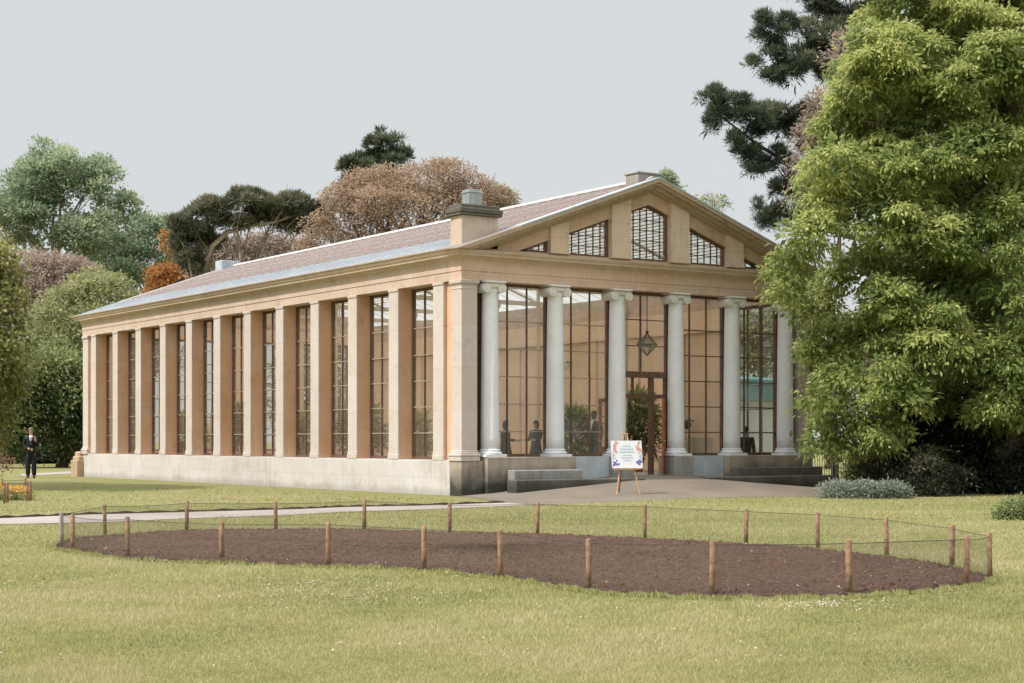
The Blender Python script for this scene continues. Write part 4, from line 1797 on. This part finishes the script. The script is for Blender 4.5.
def lobes(c, R, k, rad, seed, tone=.12, squash=.85, low=-.5):
    """k sub-clumps scattered over an ellipsoid"""
    r = np.random.default_rng(seed)
    out = [(*c, R[0] * .72, R[1] * .72, R[2] * .72, -.1)]
    n = 0
    while n < k:
        u = rnd_dir(r, 1)[0]
        if u[2] < low:
            continue
        f_ = r.uniform(.62, .88)
        p = np.array(c) + u * np.array(R) * f_
        q = rad * r.uniform(.7, 1.25)
        out.append((*p, q, q, q * squash, r.normal(0, tone)))
        n += 1
    return out


def shatter(blobs, k, lo, hi, seed, tone=.12, squash=.8, reach=.85, keep=True):
    """break clumps into smaller uneven ones"""
    r = np.random.default_rng(seed)
    out = [(*b_[:3], b_[3] * .86, b_[4] * .86, b_[5] * .86, b_[6] - .10) for b_ in blobs] if keep else []
    for b_ in blobs:
        for i in range(k):
            u = rnd_dir(r, 1)[0] * reach * r.uniform(.35, 1) ** .6
            q = r.uniform(lo, hi)
            m_ = (b_[3] * b_[4] * b_[5]) ** (1 / 3) * .5
            out.append((b_[0] + u[0] * b_[3], b_[1] + u[1] * b_[4], b_[2] + u[2] * b_[5], q * (b_[3] + m_) / 1.5, q * (b_[4] + m_) / 1.5, q * squash * (b_[5] + m_) / 1.5,
                        b_[6] + u[2] * .12 + r.normal(0, tone)))  # upper clumps painted lighter, as if lit from above
    return out


LM = {  # distant leaf colours lightened to stand in for haze
    'fresh': leafmat('fresh_green_leaf', (.050, .085, .030), (.205, .280, .088), (.52, .54, .21), 0.45, .12),
    'lime': leafmat('pale_green_leaf', (.06, .09, .03), (.22, .25, .10), (.42, .42, .22), 0.35),
    'green': leafmat('mid_green_leaf', (.03, .055, .02), (.13, .175, .065), (.36, .38, .17), 0.36, .12),
    'blue': leafmat('bluish_green_leaf', (.06, .10, .07), (.21, .285, .18), (.46, .52, .34), 0.4, .12),
    'pine': leafmat('dark_pine_needle', (.016, .030, .022), (.060, .092, .062), (.22, .235, .145), 0.2, .12),
    'cedar': leafmat('cedar_needle', (.03, .044, .03), (.115, .13, .085), (.32, .30, .20), 0.22, .12),
    'copper': leafmat('dusty_copper_leaf', (.12, .08, .058), (.34, .24, .165), (.52, .39, .28), 0.38),
    'mauve': leafmat('dusty_pink_brown_leaf', (.12, .085, .07), (.31, .235, .19), (.46, .37, .31), 0.35),
    'orange': leafmat('orange_brown_leaf', (.13, .05, .018), (.33, .14, .04), (.48, .24, .08), .35),
    'olive': leafmat('yellow_olive_leaf', (.045, .06, .016), (.18, .19, .06), (.42, .39, .15), 0.38, .12),
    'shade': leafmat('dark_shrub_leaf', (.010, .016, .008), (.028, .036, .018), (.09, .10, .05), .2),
    'brush': leafmat('dull_shrub_leaf', (.018, .022, .012), (.050, .055, .032), (.16, .155, .10), 0.2, .12),
    'silver': leafmat('silver_green_leaf', (.06, .08, .055), (.20, .235, .18), (.42, .45, .38), .3),
    'flower': leafmat('orange_flower', (.45, .12, .02), (.75, .30, .04), (.85, .55, .12), .3),
    'pinkleaf': leafmat('pinkish_leaf', (.22, .09, .06), (.42, .22, .15), (.55, .36, .26), .35),
}


def limb(b, p0, p1, r0, r1, seed, bend=.12, n=6):
    r = np.random.default_rng(seed)
    p0, p1 = np.array(p0, float), np.array(p1, float)
    L_ = np.linalg.norm(p1 - p0)
    pts, rad = [], []
    o1, o2 = r.normal(0, bend * L_ * .5, 3), r.normal(0, bend * L_ * .3, 3)
    for i in range(n + 1):
        s = i / n
        pts.append(p0 + (p1 - p0) * s + o1 * math.sin(PI * s) + o2 * math.sin(2 * PI * s))
        rad.append(r0 + (r1 - r0) * s)
    b.tube(pts, rad, 7)
    return pts


def tree(name, label, cat, base, blobs, leaf, seed, trunk_r=.25, sprays=900, per=16, spray_r=.35, Ln=.22, Wd=.11, group=None, bark='bark', limbs=True, extra=None, fork=.35, shat=None, backing=0, bk_tone=-.15, **kw):
    o = empty(name, base, label, cat, group)
    b = MB()
    base = np.array(base, float)
    C = np.array([b_[:3] for b_ in blobs])
    top = C[np.argmax(C[:, 2])]
    cc = C.mean(0)
    fk = base + (cc - base) * np.array([fork, fork, 0]) + np.array([0, 0, (cc[2] - base[2]) * fork * 1.3])
    b.tube([base + [0, 0, -.1], base + [0, 0, .25], base + (fk - base) * .5 + [trunk_r * .4, 0, 0], fk], [trunk_r * 1.5, trunk_r * 1.1, trunk_r * .95, trunk_r * .85], 10)
    if limbs:
        r = random.Random(seed)
        for i, bl in enumerate(blobs):
            e = np.array(bl[:3]) + np.array([0, 0, bl[5] * .25])
            pts = limb(b, fk, e, trunk_r * .45, .02, seed * 31 + i)
            for q in range(3):
                e2 = np.array(bl[:3]) + np.array([r.gauss(0, .55), r.gauss(0, .55), r.gauss(.1, .55)]) * np.array(bl[3:6])
                limb(b, pts[3 + q % 3], e2, trunk_r * .14, .01, seed * 77 + i * 5 + q, n=4)
    if extra:
        extra(b)
    b.build('trunk', M[bark], o, True)
    big = blobs
    if shat:
        blobs = shatter(blobs, shat[0], shat[1], shat[2], seed + 7, **(shat[3] if len(shat) > 3 else {}))
    V, tone = crown_mesh(blobs, sprays, per, spray_r, Ln, Wd, seed, **kw)
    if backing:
        # larger leaves deep inside, toned dark like shade, close the crown
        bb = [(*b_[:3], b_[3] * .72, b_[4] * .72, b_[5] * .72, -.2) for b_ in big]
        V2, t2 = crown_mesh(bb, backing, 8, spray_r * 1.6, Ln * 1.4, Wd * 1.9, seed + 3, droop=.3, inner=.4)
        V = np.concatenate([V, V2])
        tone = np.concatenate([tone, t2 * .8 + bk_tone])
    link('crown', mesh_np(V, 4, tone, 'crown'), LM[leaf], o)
    return o


def px(u, v, d, rx, rz_, ry=None, tone=0.0):
    """foliage clump seen at (u, v), depth d, with its radii given in picture pixels at that depth"""
    p = at(u, v, d)
    k = d / FPX
    return (p[0], p[1], p[2], rx * k, (ry or rx) * k, rz_ * k, tone)


# A yellow-green tree at the left edge (trunk outside the frame)
tree('broadleaf_tree', 'yellow-olive leafy tree at the left edge, overhanging the lawn', 'tree', flat(-72, 46),
     [px(-40, 330, 46, 66, 90, 170), px(-10, 300, 46, 34, 46, tone=.05), px(-6, 370, 45.5, 36, 46, tone=.05), px(-18, 420, 45.5, 34, 30, tone=.0), px(-40, 260, 46.5, 50, 40, 130, tone=.1), px(-80, 330, 48, 60, 90, 190), px(-5, 268, 46, 26, 26, tone=.1)],
     'olive', 101, .3, 2600, 16, .18, .14, .065, droop=.35, shat=(7, .28, .48), contrast=.35, backing=1400)
# B pale green bush-tree beside the far corner
tree('broadleaf_tree', 'pale lime-green rounded tree just left of the far building corner', 'tree', flat(80, 92),
     [px(75, 330, 92, 50, 55, tone=.14), px(110, 305, 92, 36, 36, tone=.22), px(50, 345, 91, 38, 46, tone=.12), px(140, 340, 93, 40, 50, tone=.06), px(92, 290, 93, 26, 24, tone=.24)],
     'lime', 102, .25, 2400, 14, .26, .22, .11, droop=.2, shat=(7, .28, .5), contrast=.35)
tree('broadleaf_tree', 'dense dark green tree behind the man in black', 'tree', flat(62, 84),
     [px(62, 405, 84, 48, 50, tone=-.05), px(25, 390, 83, 40, 50), px(100, 410, 85, 40, 52, tone=-.1), px(60, 370, 86, 40, 30, tone=.1), px(10, 430, 82, 34, 34, tone=-.1)],
     'green', 103, .25, 2300, 14, .26, .22, .11, droop=.2, lo_cut=-.95, shat=(7, .28, .5), contrast=.4, backing=500)
# C tall open tree top left, D bluish tree
tree('poplar_tree', 'tallest airy green tree with upright limbs, top left', 'tree', flat(58, 118),
     [px(65, 165, 118, 32, 28, tone=.08), px(28, 195, 118, 40, 34), px(90, 195, 118, 34, 38, tone=.03), px(112, 208, 118, 26, 22, tone=.05), px(50, 228, 118, 52, 34, tone=-.08), px(5, 210, 118, 32, 40), px(88, 240, 118, 32, 26, tone=-.1), px(45, 182, 118, 30, 34), px(96, 178, 118, 14, 22), px(-18, 200, 118, 30, 40)],
     'blue', 104, .35, 2300, 15, .34, .30, .14, droop=.0, upright=.35, inner=.25, jitter=.2, shat=(10, .24, .42, dict(keep=False, reach=1.0)), contrast=.35, bark='bark_pale', fork=.55)
tree('poplar_tree', 'bluish-green slender tree standing right of the tallest tree', 'tree', flat(132, 124),
     [px(128, 240, 124, 30, 28, tone=.08), px(148, 255, 124, 28, 34), px(108, 258, 124, 26, 26), px(135, 275, 124, 42, 26, tone=-.05), px(160, 236, 124, 14, 18)],
     'blue', 105, .3, 1300, 14, .34, .28, .13, droop=.0, upright=.3, inner=.2, jitter=.2, shat=(9, .24, .42, dict(keep=False, reach=1.0)), contrast=.35, bark='bark_pale', fork=.5)
# E mauve, F orange
tree('copper_tree', 'dusty pinkish-brown rounded tree below the tallest tree', 'tree', flat(50, 106),
     [px(55, 285, 106, 34, 34), px(30, 280, 106, 26, 30, tone=.06), px(78, 284, 106, 24, 26, tone=.05), px(45, 310, 105, 40, 30, tone=-.08)],
     'mauve', 106, .2, 750, 20, .42, .26, .13)
tree('autumn_shrub', 'bright orange-brown shrub showing above the far roof end', 'shrub', flat(170, 100),
     [px(168, 284, 100, 20, 20, tone=.05), px(183, 284, 100, 14, 16), px(171, 246, 101, 8, 16, tone=.05), px(172, 300, 100, 26, 24)],
     'orange', 107, .15, 420, 18, .3, .24, .12)
# G spreading cedar with pale bent limb
def g_limbs(b):
    pts = [at(u, v, 86) for u, v in [(205, 275), (212, 246), (228, 232), (250, 226), (275, 222), (305, 212)]]
    b.tube(pts, [.18, .15, .12, .09, .06, .04], 8)
tree('cedar_tree', 'wide dark cedar with bare crooked limbs behind the roof', 'tree', flat(206, 86),
     [px(196, 222, 86, 24, 15), px(222, 210, 86, 26, 13, tone=.05), px(250, 203, 86, 24, 11, tone=.05), px(280, 205, 86, 24, 12, tone=.06), px(305, 208, 86, 22, 12),
      px(184, 240, 86, 16, 16), px(192, 262, 86, 14, 22, tone=-.05), px(300, 232, 87, 16, 14), px(318, 222, 87, 16, 20), px(236, 222, 86, 20, 8, tone=-.05), px(262, 220, 87, 18, 9, tone=-.05), px(240, 196, 86, 14, 7, tone=.05), px(292, 199, 86, 12, 6, tone=.08), px(210, 236, 87, 18, 14, tone=-.08)],
     'cedar', 108, .22, 2500, 20, .06, .34, .05, droop=-.1, upright=.5, out=.35, inner=.15, shat=(9, .25, .45, dict(keep=False)), contrast=.35, bark='bark_pale', extra=g_limbs, jitter=.2)
tree('copper_tree', 'low dusty brown tree under the cedar limbs', 'tree', flat(245, 92),
     [px(232, 254, 92, 24, 18), px(262, 250, 92, 22, 16), px(285, 258, 92, 26, 22), px(210, 266, 92, 18, 16)],
     'mauve', 109, .18, 380, 20, .4, .24, .12, jitter=.22)
# H big copper dome
tree('copper_tree', 'huge rounded dusty copper tree rising behind the roof', 'tree', flat(410, 74),
     [px(408, 225, 74, 82, 58, tone=.0), px(350, 225, 74, 44, 40), px(330, 245, 74, 32, 30, tone=.03), px(385, 190, 74, 44, 28, tone=.08), px(430, 186, 74, 46, 26, tone=.1), px(468, 205, 74, 36, 34, tone=.05),
      px(482, 225, 74, 28, 34), px(488, 206, 74, 24, 30, tone=.03), px(450, 180, 74, 30, 18, tone=.08), px(360, 200, 74, 34, 28, tone=.06), px(420, 215, 73, 50, 34, tone=.04), px(312, 258, 74, 22, 20)],
     'copper', 110, .35, 5600, 16, .17, .13, .065, droop=.1, jitter=.2, contrast=.4, shat=(6, .28, .5))
tree('broadleaf_tree', 'small green treetop peeping out right of the copper dome', 'tree', flat(497, 84),
     [px(494, 200, 84, 14, 14), px(505, 204, 84, 8, 9)], 'blue', 111, .15, 180, 18, .25, .2, .09, bury=.4)
# I pine behind the dome
tree('pine_tree', 'dark green pine top standing above the copper dome', 'tree', flat(382, 98),
     [px(386, 150, 98, 18, 14, tone=.05), px(365, 163, 98, 16, 9), px(402, 154, 98, 9, 8), px(352, 170, 98, 10, 12), px(395, 166, 98, 20, 10, tone=-.05), px(382, 138, 98, 8, 7, tone=.05), px(370, 182, 98, 26, 10)],
     'pine', 112, .2, 620, 18, .07, .42, .06, droop=-.1, upright=.4, out=.4, inner=.15, shat=(7, .2, .36, dict(keep=False, reach=1.15)), contrast=.35)
# K treetops behind the gable
tree('pine_tree', 'tiny dark treetop just behind the gable apex', 'tree', flat(667, 90),
     [px(666, 180, 90, 7, 8), px(670, 190, 90, 9, 8)], 'blue', 113, .12, 150, 18, .2, .2, .08, bury=.4)
tree('broadleaf_tree', 'sparse pale twiggy treetop behind the right slope of the gable', 'tree', flat(706, 90),
     [px(714, 200, 90, 14, 5), px(696, 203, 90, 10, 6), px(720, 206, 90, 8, 6)], 'lime', 114, .1, 60, 12, .2, .16, .07, bury=.4)
# L dark pine, right
def l_limbs(b):
    tr_ = [at(900, 440, 62), at(898, 300, 62), at(890, 150, 62), at(880, 20, 62), at(876, -120, 62)]
    b.tube(tr_, [.5, .42, .36, .28, .12], 9)
    for a_, c_ in (((892, 180), (720, 115)), ((890, 160), (790, 130)), ((884, 70), (770, 60)), ((882, 30), (800, -10)), ((894, 230), (765, 215))):
        limb(b, at(*a_, 62), at(*c_, 61), .16, .03, a_[0] + c_[0], .1, 8)
tree('pine_tree', 'tall dark pine with wide side limbs, top right against the sky', 'tree', flat(901, 62),
     [px(775, 28, 61, 22, 20), px(800, 50, 61, 34, 22, tone=.03), px(770, 62, 61, 18, 17), px(830, 20, 62, 40, 26), px(815, -25, 62, 46, 24), px(865, -5, 62, 50, 26), px(790, 75, 61, 22, 12), px(840, 55, 62, 40, 30),
      px(712, 100, 60, 17, 11, tone=.03), px(730, 112, 60, 22, 14, tone=.05), px(755, 122, 60, 26, 17), px(785, 122, 61, 26, 20), px(712, 122, 60, 9, 11), px(745, 146, 60, 17, 16), px(770, 158, 61, 20, 16), px(815, 130, 62, 34, 30),
      px(752, 170, 60, 10, 7), px(785, 182, 61, 18, 14), px(768, 214, 61, 16, 16), px(790, 205, 62, 18, 20), px(820, 180, 62, 30, 40), px(860, 110, 63, 40, 60), px(880, 180, 63, 40, 60)],
     'pine', 115, .45, 7500, 24, .045, .25, .026, droop=-.15, upright=.45, inner=.2, extra=l_limbs, limbs=False, jitter=.2, contrast=.35, out=.35, shat=(9, .24, .44, dict(keep=False, reach=1.0, tone=.16)), backing=700)
# pinkish shrubby tree between the pine and the big tree
tree('copper_tree', 'thin pinkish-brown twiggy tree between dark pine and big green tree', 'tree', flat(835, 54),
     [px(822, 110, 54, 16, 22), px(808, 150, 54, 12, 30), px(845, 60, 54, 18, 30), px(800, 190, 54, 10, 26), px(830, 160, 54, 26, 50)],
     'mauve', 116, .12, 420, 16, .22, .14, .06, jitter=.25, limbs=True)
# M big fresh green tree, right foreground
def m_limbs(b):
    base = flat(1008, 43)
    b.tube([base, at(1004, 420, 43), at(1010, 300, 43), at(1005, 180, 43), at(1010, 60, 43), at(1015, -80, 43)], [.55, .42, .36, .3, .22, .1], 10)
    for i, (a_, c_, w_) in enumerate((((1005, 300), (870, 235), .11), ((1006, 250), (880, 290), .10), ((1008, 200), (860, 120), .12), ((1006, 330), (880, 350), .09), ((1008, 120), (880, 40), .12),
                                     ((1006, 260), (1060, 150), .1), ((1005, 380), (900, 420), .08), ((1006, 180), (920, 215), .08), ((1006, 160), (790, 250), .1))):
        limb(b, at(*a_, 43), at(*c_, 41.2), w_, .015, 900 + i, .12, 8)
Mb = []
rm = np.random.default_rng(55)
# outline-following clumps; near half carries most of the leaves
for u, v, rr in [(905, 5, 44), (870, 45, 34), (862, 85, 34), (846, 122, 32), (838, 160, 34), (822, 195, 34), (806, 232, 30), (790, 262, 24), (786, 288, 18), (812, 300, 30), (832, 335, 30),
                 (815, 395, 14), (822, 440, 16), (818, 352, 18), (842, 375, 28), (836, 412, 24), (846, 440, 26), (880, 430, 30), (900, 60, 46), (950, 30, 54), (1000, 20, 52), (885, 140, 44), (935, 110, 52), (990, 100, 54), (1040, 60, 50), (1040, 150, 50),
                 (880, 210, 46), (930, 190, 50), (985, 190, 46), (860, 270, 42), (915, 270, 46), (965, 280, 44), (1030, 250, 30), (880, 330, 42), (930, 345, 44), (985, 350, 40), (1035, 340, 40), (900, 390, 38), (950, 400, 38), (1015, 410, 34), (980, 300, 36), (1050, 220, 40),
                 (990, 8, 44), (1012, 40, 40), (960, -40, 60), (1030, -50, 60), (915, -45, 46)]:
    Mb.append(px(u, v, 41.5 + rm.uniform(-1.2, 1.6) + max(0, (u - 940) / 90), rr, rr * .8, tone=.27 - (v - 200) / 1100 + rm.normal(0, .07) - max(0, (u - 900) / 420)))  # clumps darkened towards the lower right, shade painted as tone
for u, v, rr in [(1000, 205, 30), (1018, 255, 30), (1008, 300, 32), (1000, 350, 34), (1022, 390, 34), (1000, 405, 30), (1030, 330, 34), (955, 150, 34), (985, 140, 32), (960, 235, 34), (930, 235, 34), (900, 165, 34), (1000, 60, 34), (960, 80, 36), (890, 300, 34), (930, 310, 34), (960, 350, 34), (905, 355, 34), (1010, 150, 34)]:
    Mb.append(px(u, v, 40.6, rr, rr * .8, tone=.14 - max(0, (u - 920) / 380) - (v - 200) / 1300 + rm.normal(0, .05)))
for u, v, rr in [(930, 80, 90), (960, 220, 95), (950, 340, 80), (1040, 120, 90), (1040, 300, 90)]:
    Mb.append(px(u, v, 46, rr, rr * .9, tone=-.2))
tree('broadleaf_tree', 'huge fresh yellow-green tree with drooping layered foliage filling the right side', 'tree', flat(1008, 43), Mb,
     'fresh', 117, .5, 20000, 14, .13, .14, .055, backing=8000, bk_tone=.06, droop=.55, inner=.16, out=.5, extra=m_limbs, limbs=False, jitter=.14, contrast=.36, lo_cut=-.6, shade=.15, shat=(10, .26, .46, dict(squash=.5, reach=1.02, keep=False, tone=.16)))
# N dark shrubs under it
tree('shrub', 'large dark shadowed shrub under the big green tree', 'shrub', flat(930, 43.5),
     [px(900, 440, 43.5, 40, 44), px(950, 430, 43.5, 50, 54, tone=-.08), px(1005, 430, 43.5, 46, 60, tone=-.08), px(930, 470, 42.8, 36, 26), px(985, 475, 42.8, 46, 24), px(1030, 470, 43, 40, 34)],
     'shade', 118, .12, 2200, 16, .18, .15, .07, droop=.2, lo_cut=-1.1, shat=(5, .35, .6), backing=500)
tree('shrub', 'brownish feathery shrub in front of the dark shrub', 'shrub', flat(925, 40.6),
     [px(925, 470, 40.6, 22, 24, tone=.1), px(906, 482, 40.6, 18, 13), px(945, 478, 40.7, 22, 16), px(925, 488, 40.5, 30, 10)],
     'brush', 119, .05, 620, 16, .12, .11, .03, droop=.1, lo_cut=-1.1, shat=(6, .35, .6))
tree('shrub', 'greyish twiggy shrub between the gate and brownish shrub', 'shrub', flat(872, 41.6),
     [px(872, 470, 41.6, 16, 16, tone=.1), px(884, 480, 41.5, 18, 10)],
     'brush', 120, .04, 220, 18, .15, .09, .03, droop=.0, lo_cut=-1.1)
for k, (u, d_, w_, h_, lab) in enumerate([(836, 39.2, 17, 9, 'left end'), (862, 39.0, 16, 10, 'middle'), (890, 38.9, 17, 9, 'right end')]):
    tree('silver_plant', 'low silvery-green edging plant under the shrubs, %s of the row of three' % lab, 'plant', flat(u, d_),
         [px(u, 490.5 + k * .4, d_, w_, h_, tone=.10 - k * .08), px(u + 8, 492, d_, w_ * .7, h_ * .8, tone=.05 - k * .08)],
         'silver', 121 + k, .02, 260, 16, .10, .06, .028, 'edging plants under the big tree', droop=.1, lo_cut=-1.1)
tree('shrub', 'small bright green rounded shrub at the right edge of the lawn', 'shrub', flat(1026, 28.5),
     [px(1026, 511, 28.5, 26, 12, tone=.0), px(1014, 515, 28.4, 14, 8)], 'green', 126, .03, 420, 18, .10, .06, .03, droop=.2, lo_cut=-1.1)
tree('shrub', 'small green shrub behind the iron gate', 'shrub', flat(856, 44.5),
     [px(858, 474, 44.5, 12, 13)], 'green', 127, .03, 120, 16, .13, .09, .045, droop=.2, lo_cut=-1.1)

# hedge line far left, behind the lawn
for k, (u, v, rr, d_) in enumerate([(20, 452, 26, 98), (62, 450, 28, 100), (104, 452, 30, 101)]):
    tree('shrub', ['dark shrub at the far lawn edge behind the man', 'dark shrub at the far lawn edge, middle of three', 'dark shrub at the far lawn edge against the building corner'][k], 'shrub', flat(u, d_),
         [px(u, v, d_, rr, 16), px(u + 12, v + 2, d_, rr * .7, 12)], 'shade', 130 + k, .1, 320, 18, .32, .24, .12, 'shrubs along the far lawn edge', lo_cut=-1.1)
# trees seen through the building and past its right end
for k, (u, v, rr, d_, lf) in enumerate([(768, 318, 36, 84, 'lime'), (830, 350, 40, 80, 'blue'), (700, 380, 40, 82, 'green'), (600, 400, 44, 95, 'green'), (650, 390, 40, 92, 'lime'), (540, 405, 40, 96, 'green'), (330, 372, 54, 84, 'green'), (400, 375, 50, 86, 'lime'), (465, 378, 50, 88, 'green')]):
    tree('broadleaf_tree', ['green tree seen through the rightmost front window', 'bluish tree right of the building behind the gate', 'green tree behind the right wall of the building',
                            'green tree behind the back wall, left of the pale one', 'pale green tree behind the back wall', 'green tree behind the far end wall', 'green tree seen through the middle side windows', 'pale green tree seen through the side windows near the front corner', 'green tree seen through the first side window from the front corner'][k], 'tree', flat(u, d_),
         [px(u, v, d_, rr, rr), px(u - 18, v + 30, d_, rr * .8, rr * .8), px(u + 20, v + 34, d_, rr * .8, rr * .8)], lf, 140 + k, .2, 420, 18, .4, .3, .15)

# flower bed at the left edge: posts, wire, flowers and a pinkish-leaved plant
fb = empty('low_fence', ground(5, 503), 'small fence of brown posts around the orange flowers at the left edge', 'fence')
fp = [(-20, 505.5), (4.5, 503.6), (7.5, 503.2), (27.5, 501.2), (30.5, 500.6), (25.5, 497), (2, 497.5)]
for k, (u, v) in enumerate(fp):
    p = ground(u, v)
    MB().tube([(p[0], p[1], -.02), (p[0], p[1], .44), (p[0], p[1], .46)], [.03, .028, .02], 8).build('post', M['post_wood'], fb, True)
b = MB()
for k in range(len(fp) - 1):
    p, q = ground(*fp[k]), ground(*fp[k + 1])
    b.tube([p + [0, 0, .40], q + [0, 0, .40]], .005, 4)
    b.tube([p + [0, 0, .2], q + [0, 0, .2]], .004, 4)
b.build('wire', M['wire'], fb)
c0 = ground(4, 500)
fl = []
r = np.random.default_rng(9)
V, tn = crown_mesh([(*(c0 + [0, 0, .10]), .62, .5, .16, 0), (*(ground(-30, 500) + [0, 0, .1]), .9, .6, .16, 0)], 420, 14, .07, .055, .03, 150, droop=.0, lo_cut=-1.1)
o = link('flower_foliage', mesh_np(V, 4, tn, 'flower_foliage'), LM['lime'])
tag(o, 'low green foliage of the flower bed at the left edge', 'foliage', None, 'stuff')
V, tn = crown_mesh([(*(c0 + [0, 0, .16]), .62, .5, .17, .1), (*(ground(-30, 500) + [0, 0, .16]), .9, .6, .17, .1)], 240, 7, .035, .05, .045, 151, droop=.0, lo_cut=-.1)
o = link('orange_flowers', mesh_np(V, 4, tn, 'orange_flowers'), LM['flower'])
tag(o, 'massed orange and yellow flowers inside the small fence at the left edge', 'flowers', None, 'stuff')
tree('pink_shrub', 'pinkish-leaved shrub cut by the left edge, beside the man in black', 'shrub', flat(-12, 49),
     [px(-3, 462, 49, 15, 8, tone=.1), px(-20, 455, 49, 16, 14, tone=-.15)], 'pinkleaf', 152, .04, 110, 10, .12, .09, .05, droop=.3)

# ------------------------------------------------------------------ plants inside the conservatory
def potted(loc, h, w_, label, seed, leaf='green', Ln=.26, Wd=.06, z0=.45, group=None):
    o = empty('potted_plant', (loc[0], loc[1], z0), label, 'potted plant', group)
    b = MB()
    b.lathe([(.16, z0), (.21, z0 + .34), (.235, z0 + .35), (.235, z0 + .40), (.20, z0 + .40), (.19, z0 + .36)], (loc[0], loc[1]), 18)
    b.build('pot', M['terracotta'], o, True)
    b = MB()
    r = random.Random(seed)
    for i in range(7):
        a_ = r.uniform(0, 6.28)
        limb(b, (loc[0], loc[1], z0 + .36), (loc[0] + w_ * .6 * math.cos(a_), loc[1] + w_ * .6 * math.sin(a_), z0 + h * r.uniform(.6, .95)), .018, .006, seed + i, .1, 5)
    b.build('stem', M['bark'], o)
    V, tn = crown_mesh([(loc[0], loc[1], z0 + h * .6, w_, w_, h * .40, 0.0), (loc[0] + .1, loc[1], z0 + h * .82, w_ * .6, w_ * .6, h * .2, .1)], 110, 12, .12, Ln, Wd, seed, droop=.2, upright=.2)
    link('crown', mesh_np(V, 4, tn, 'crown'), LM[leaf], o)


p = inside(574, 3.4)
potted(p, 1.7, .27, 'bushy potted shrub inside beside the man in navy', 160)
p = inside(637, 4.2)
potted(p, 2.2, .55, 'tall leafy potted palm inside behind the open door', 161, 'green', .4, .06)
side_spots = [(2.6, 6.9, 1.6), (2.4, 9.4, 1.9), (2.8, 13.6, 1.7), (2.6, 18.2, 2.0), (2.4, 22.4, 1.8)]
for k, (x, y, h) in enumerate(side_spots):
    potted((x, y), h, .5 + .08 * (k % 3), 'leafy potted plant standing inside behind a tall side window', 170 + k, 'green' if k % 2 else 'olive', .3, .07, .45, 'potted plants behind the side windows')

# ------------------------------------------------------------------ marquee beyond, gate at the right end
mq = empty('marquee', (14.2, 11.0, 0), 'white-walled marquee with a teal canopy seen through the rightmost window', 'marquee')
b = MB()
b.box(13.6, 20.1, 9.6, 15.0, 0, 2.75)
b.build('wall', M['cloth_white'], mq)
b = MB()
b.prism([(9.3, 2.76), (15.3, 2.76), (15.3, 3.5), (12.3, 3.75), (9.3, 3.5)], 'x', 13.4, 20.3)
b.build('canopy', M['teal'], mq)

gt = empty('iron_gate', (11.9, .9, 0), 'black iron railing gate between the building and the shrubs', 'gate')
g0, g1 = np.array([11.78, .35, 0]), np.array([14.6, .9, 0])
for k, s in enumerate((0, .5, 1)):
    p = g0 + (g1 - g0) * s
    b = MB()
    b.tube([p, p + [0, 0, 1.18]], .03, 8)
    b.ball(p + [0, 0, 1.21], .05)
    b.build('post', M['iron'], gt)
for h in (.12, 1.02):
    MB().tube([g0 + [0, 0, h], g1 + [0, 0, h]], .014, 6).build('rail', M['iron'], gt)
for k in range(1, 24):
    if k == 12:
        continue
    p = g0 + (g1 - g0) * k / 24
    b = MB()
    b.tube([p + [0, 0, .06], p + [0, 0, 1.10], p + [0, 0, 1.15]], [.009, .009, .002], 5)
    b.build('bar', M['iron'], gt)
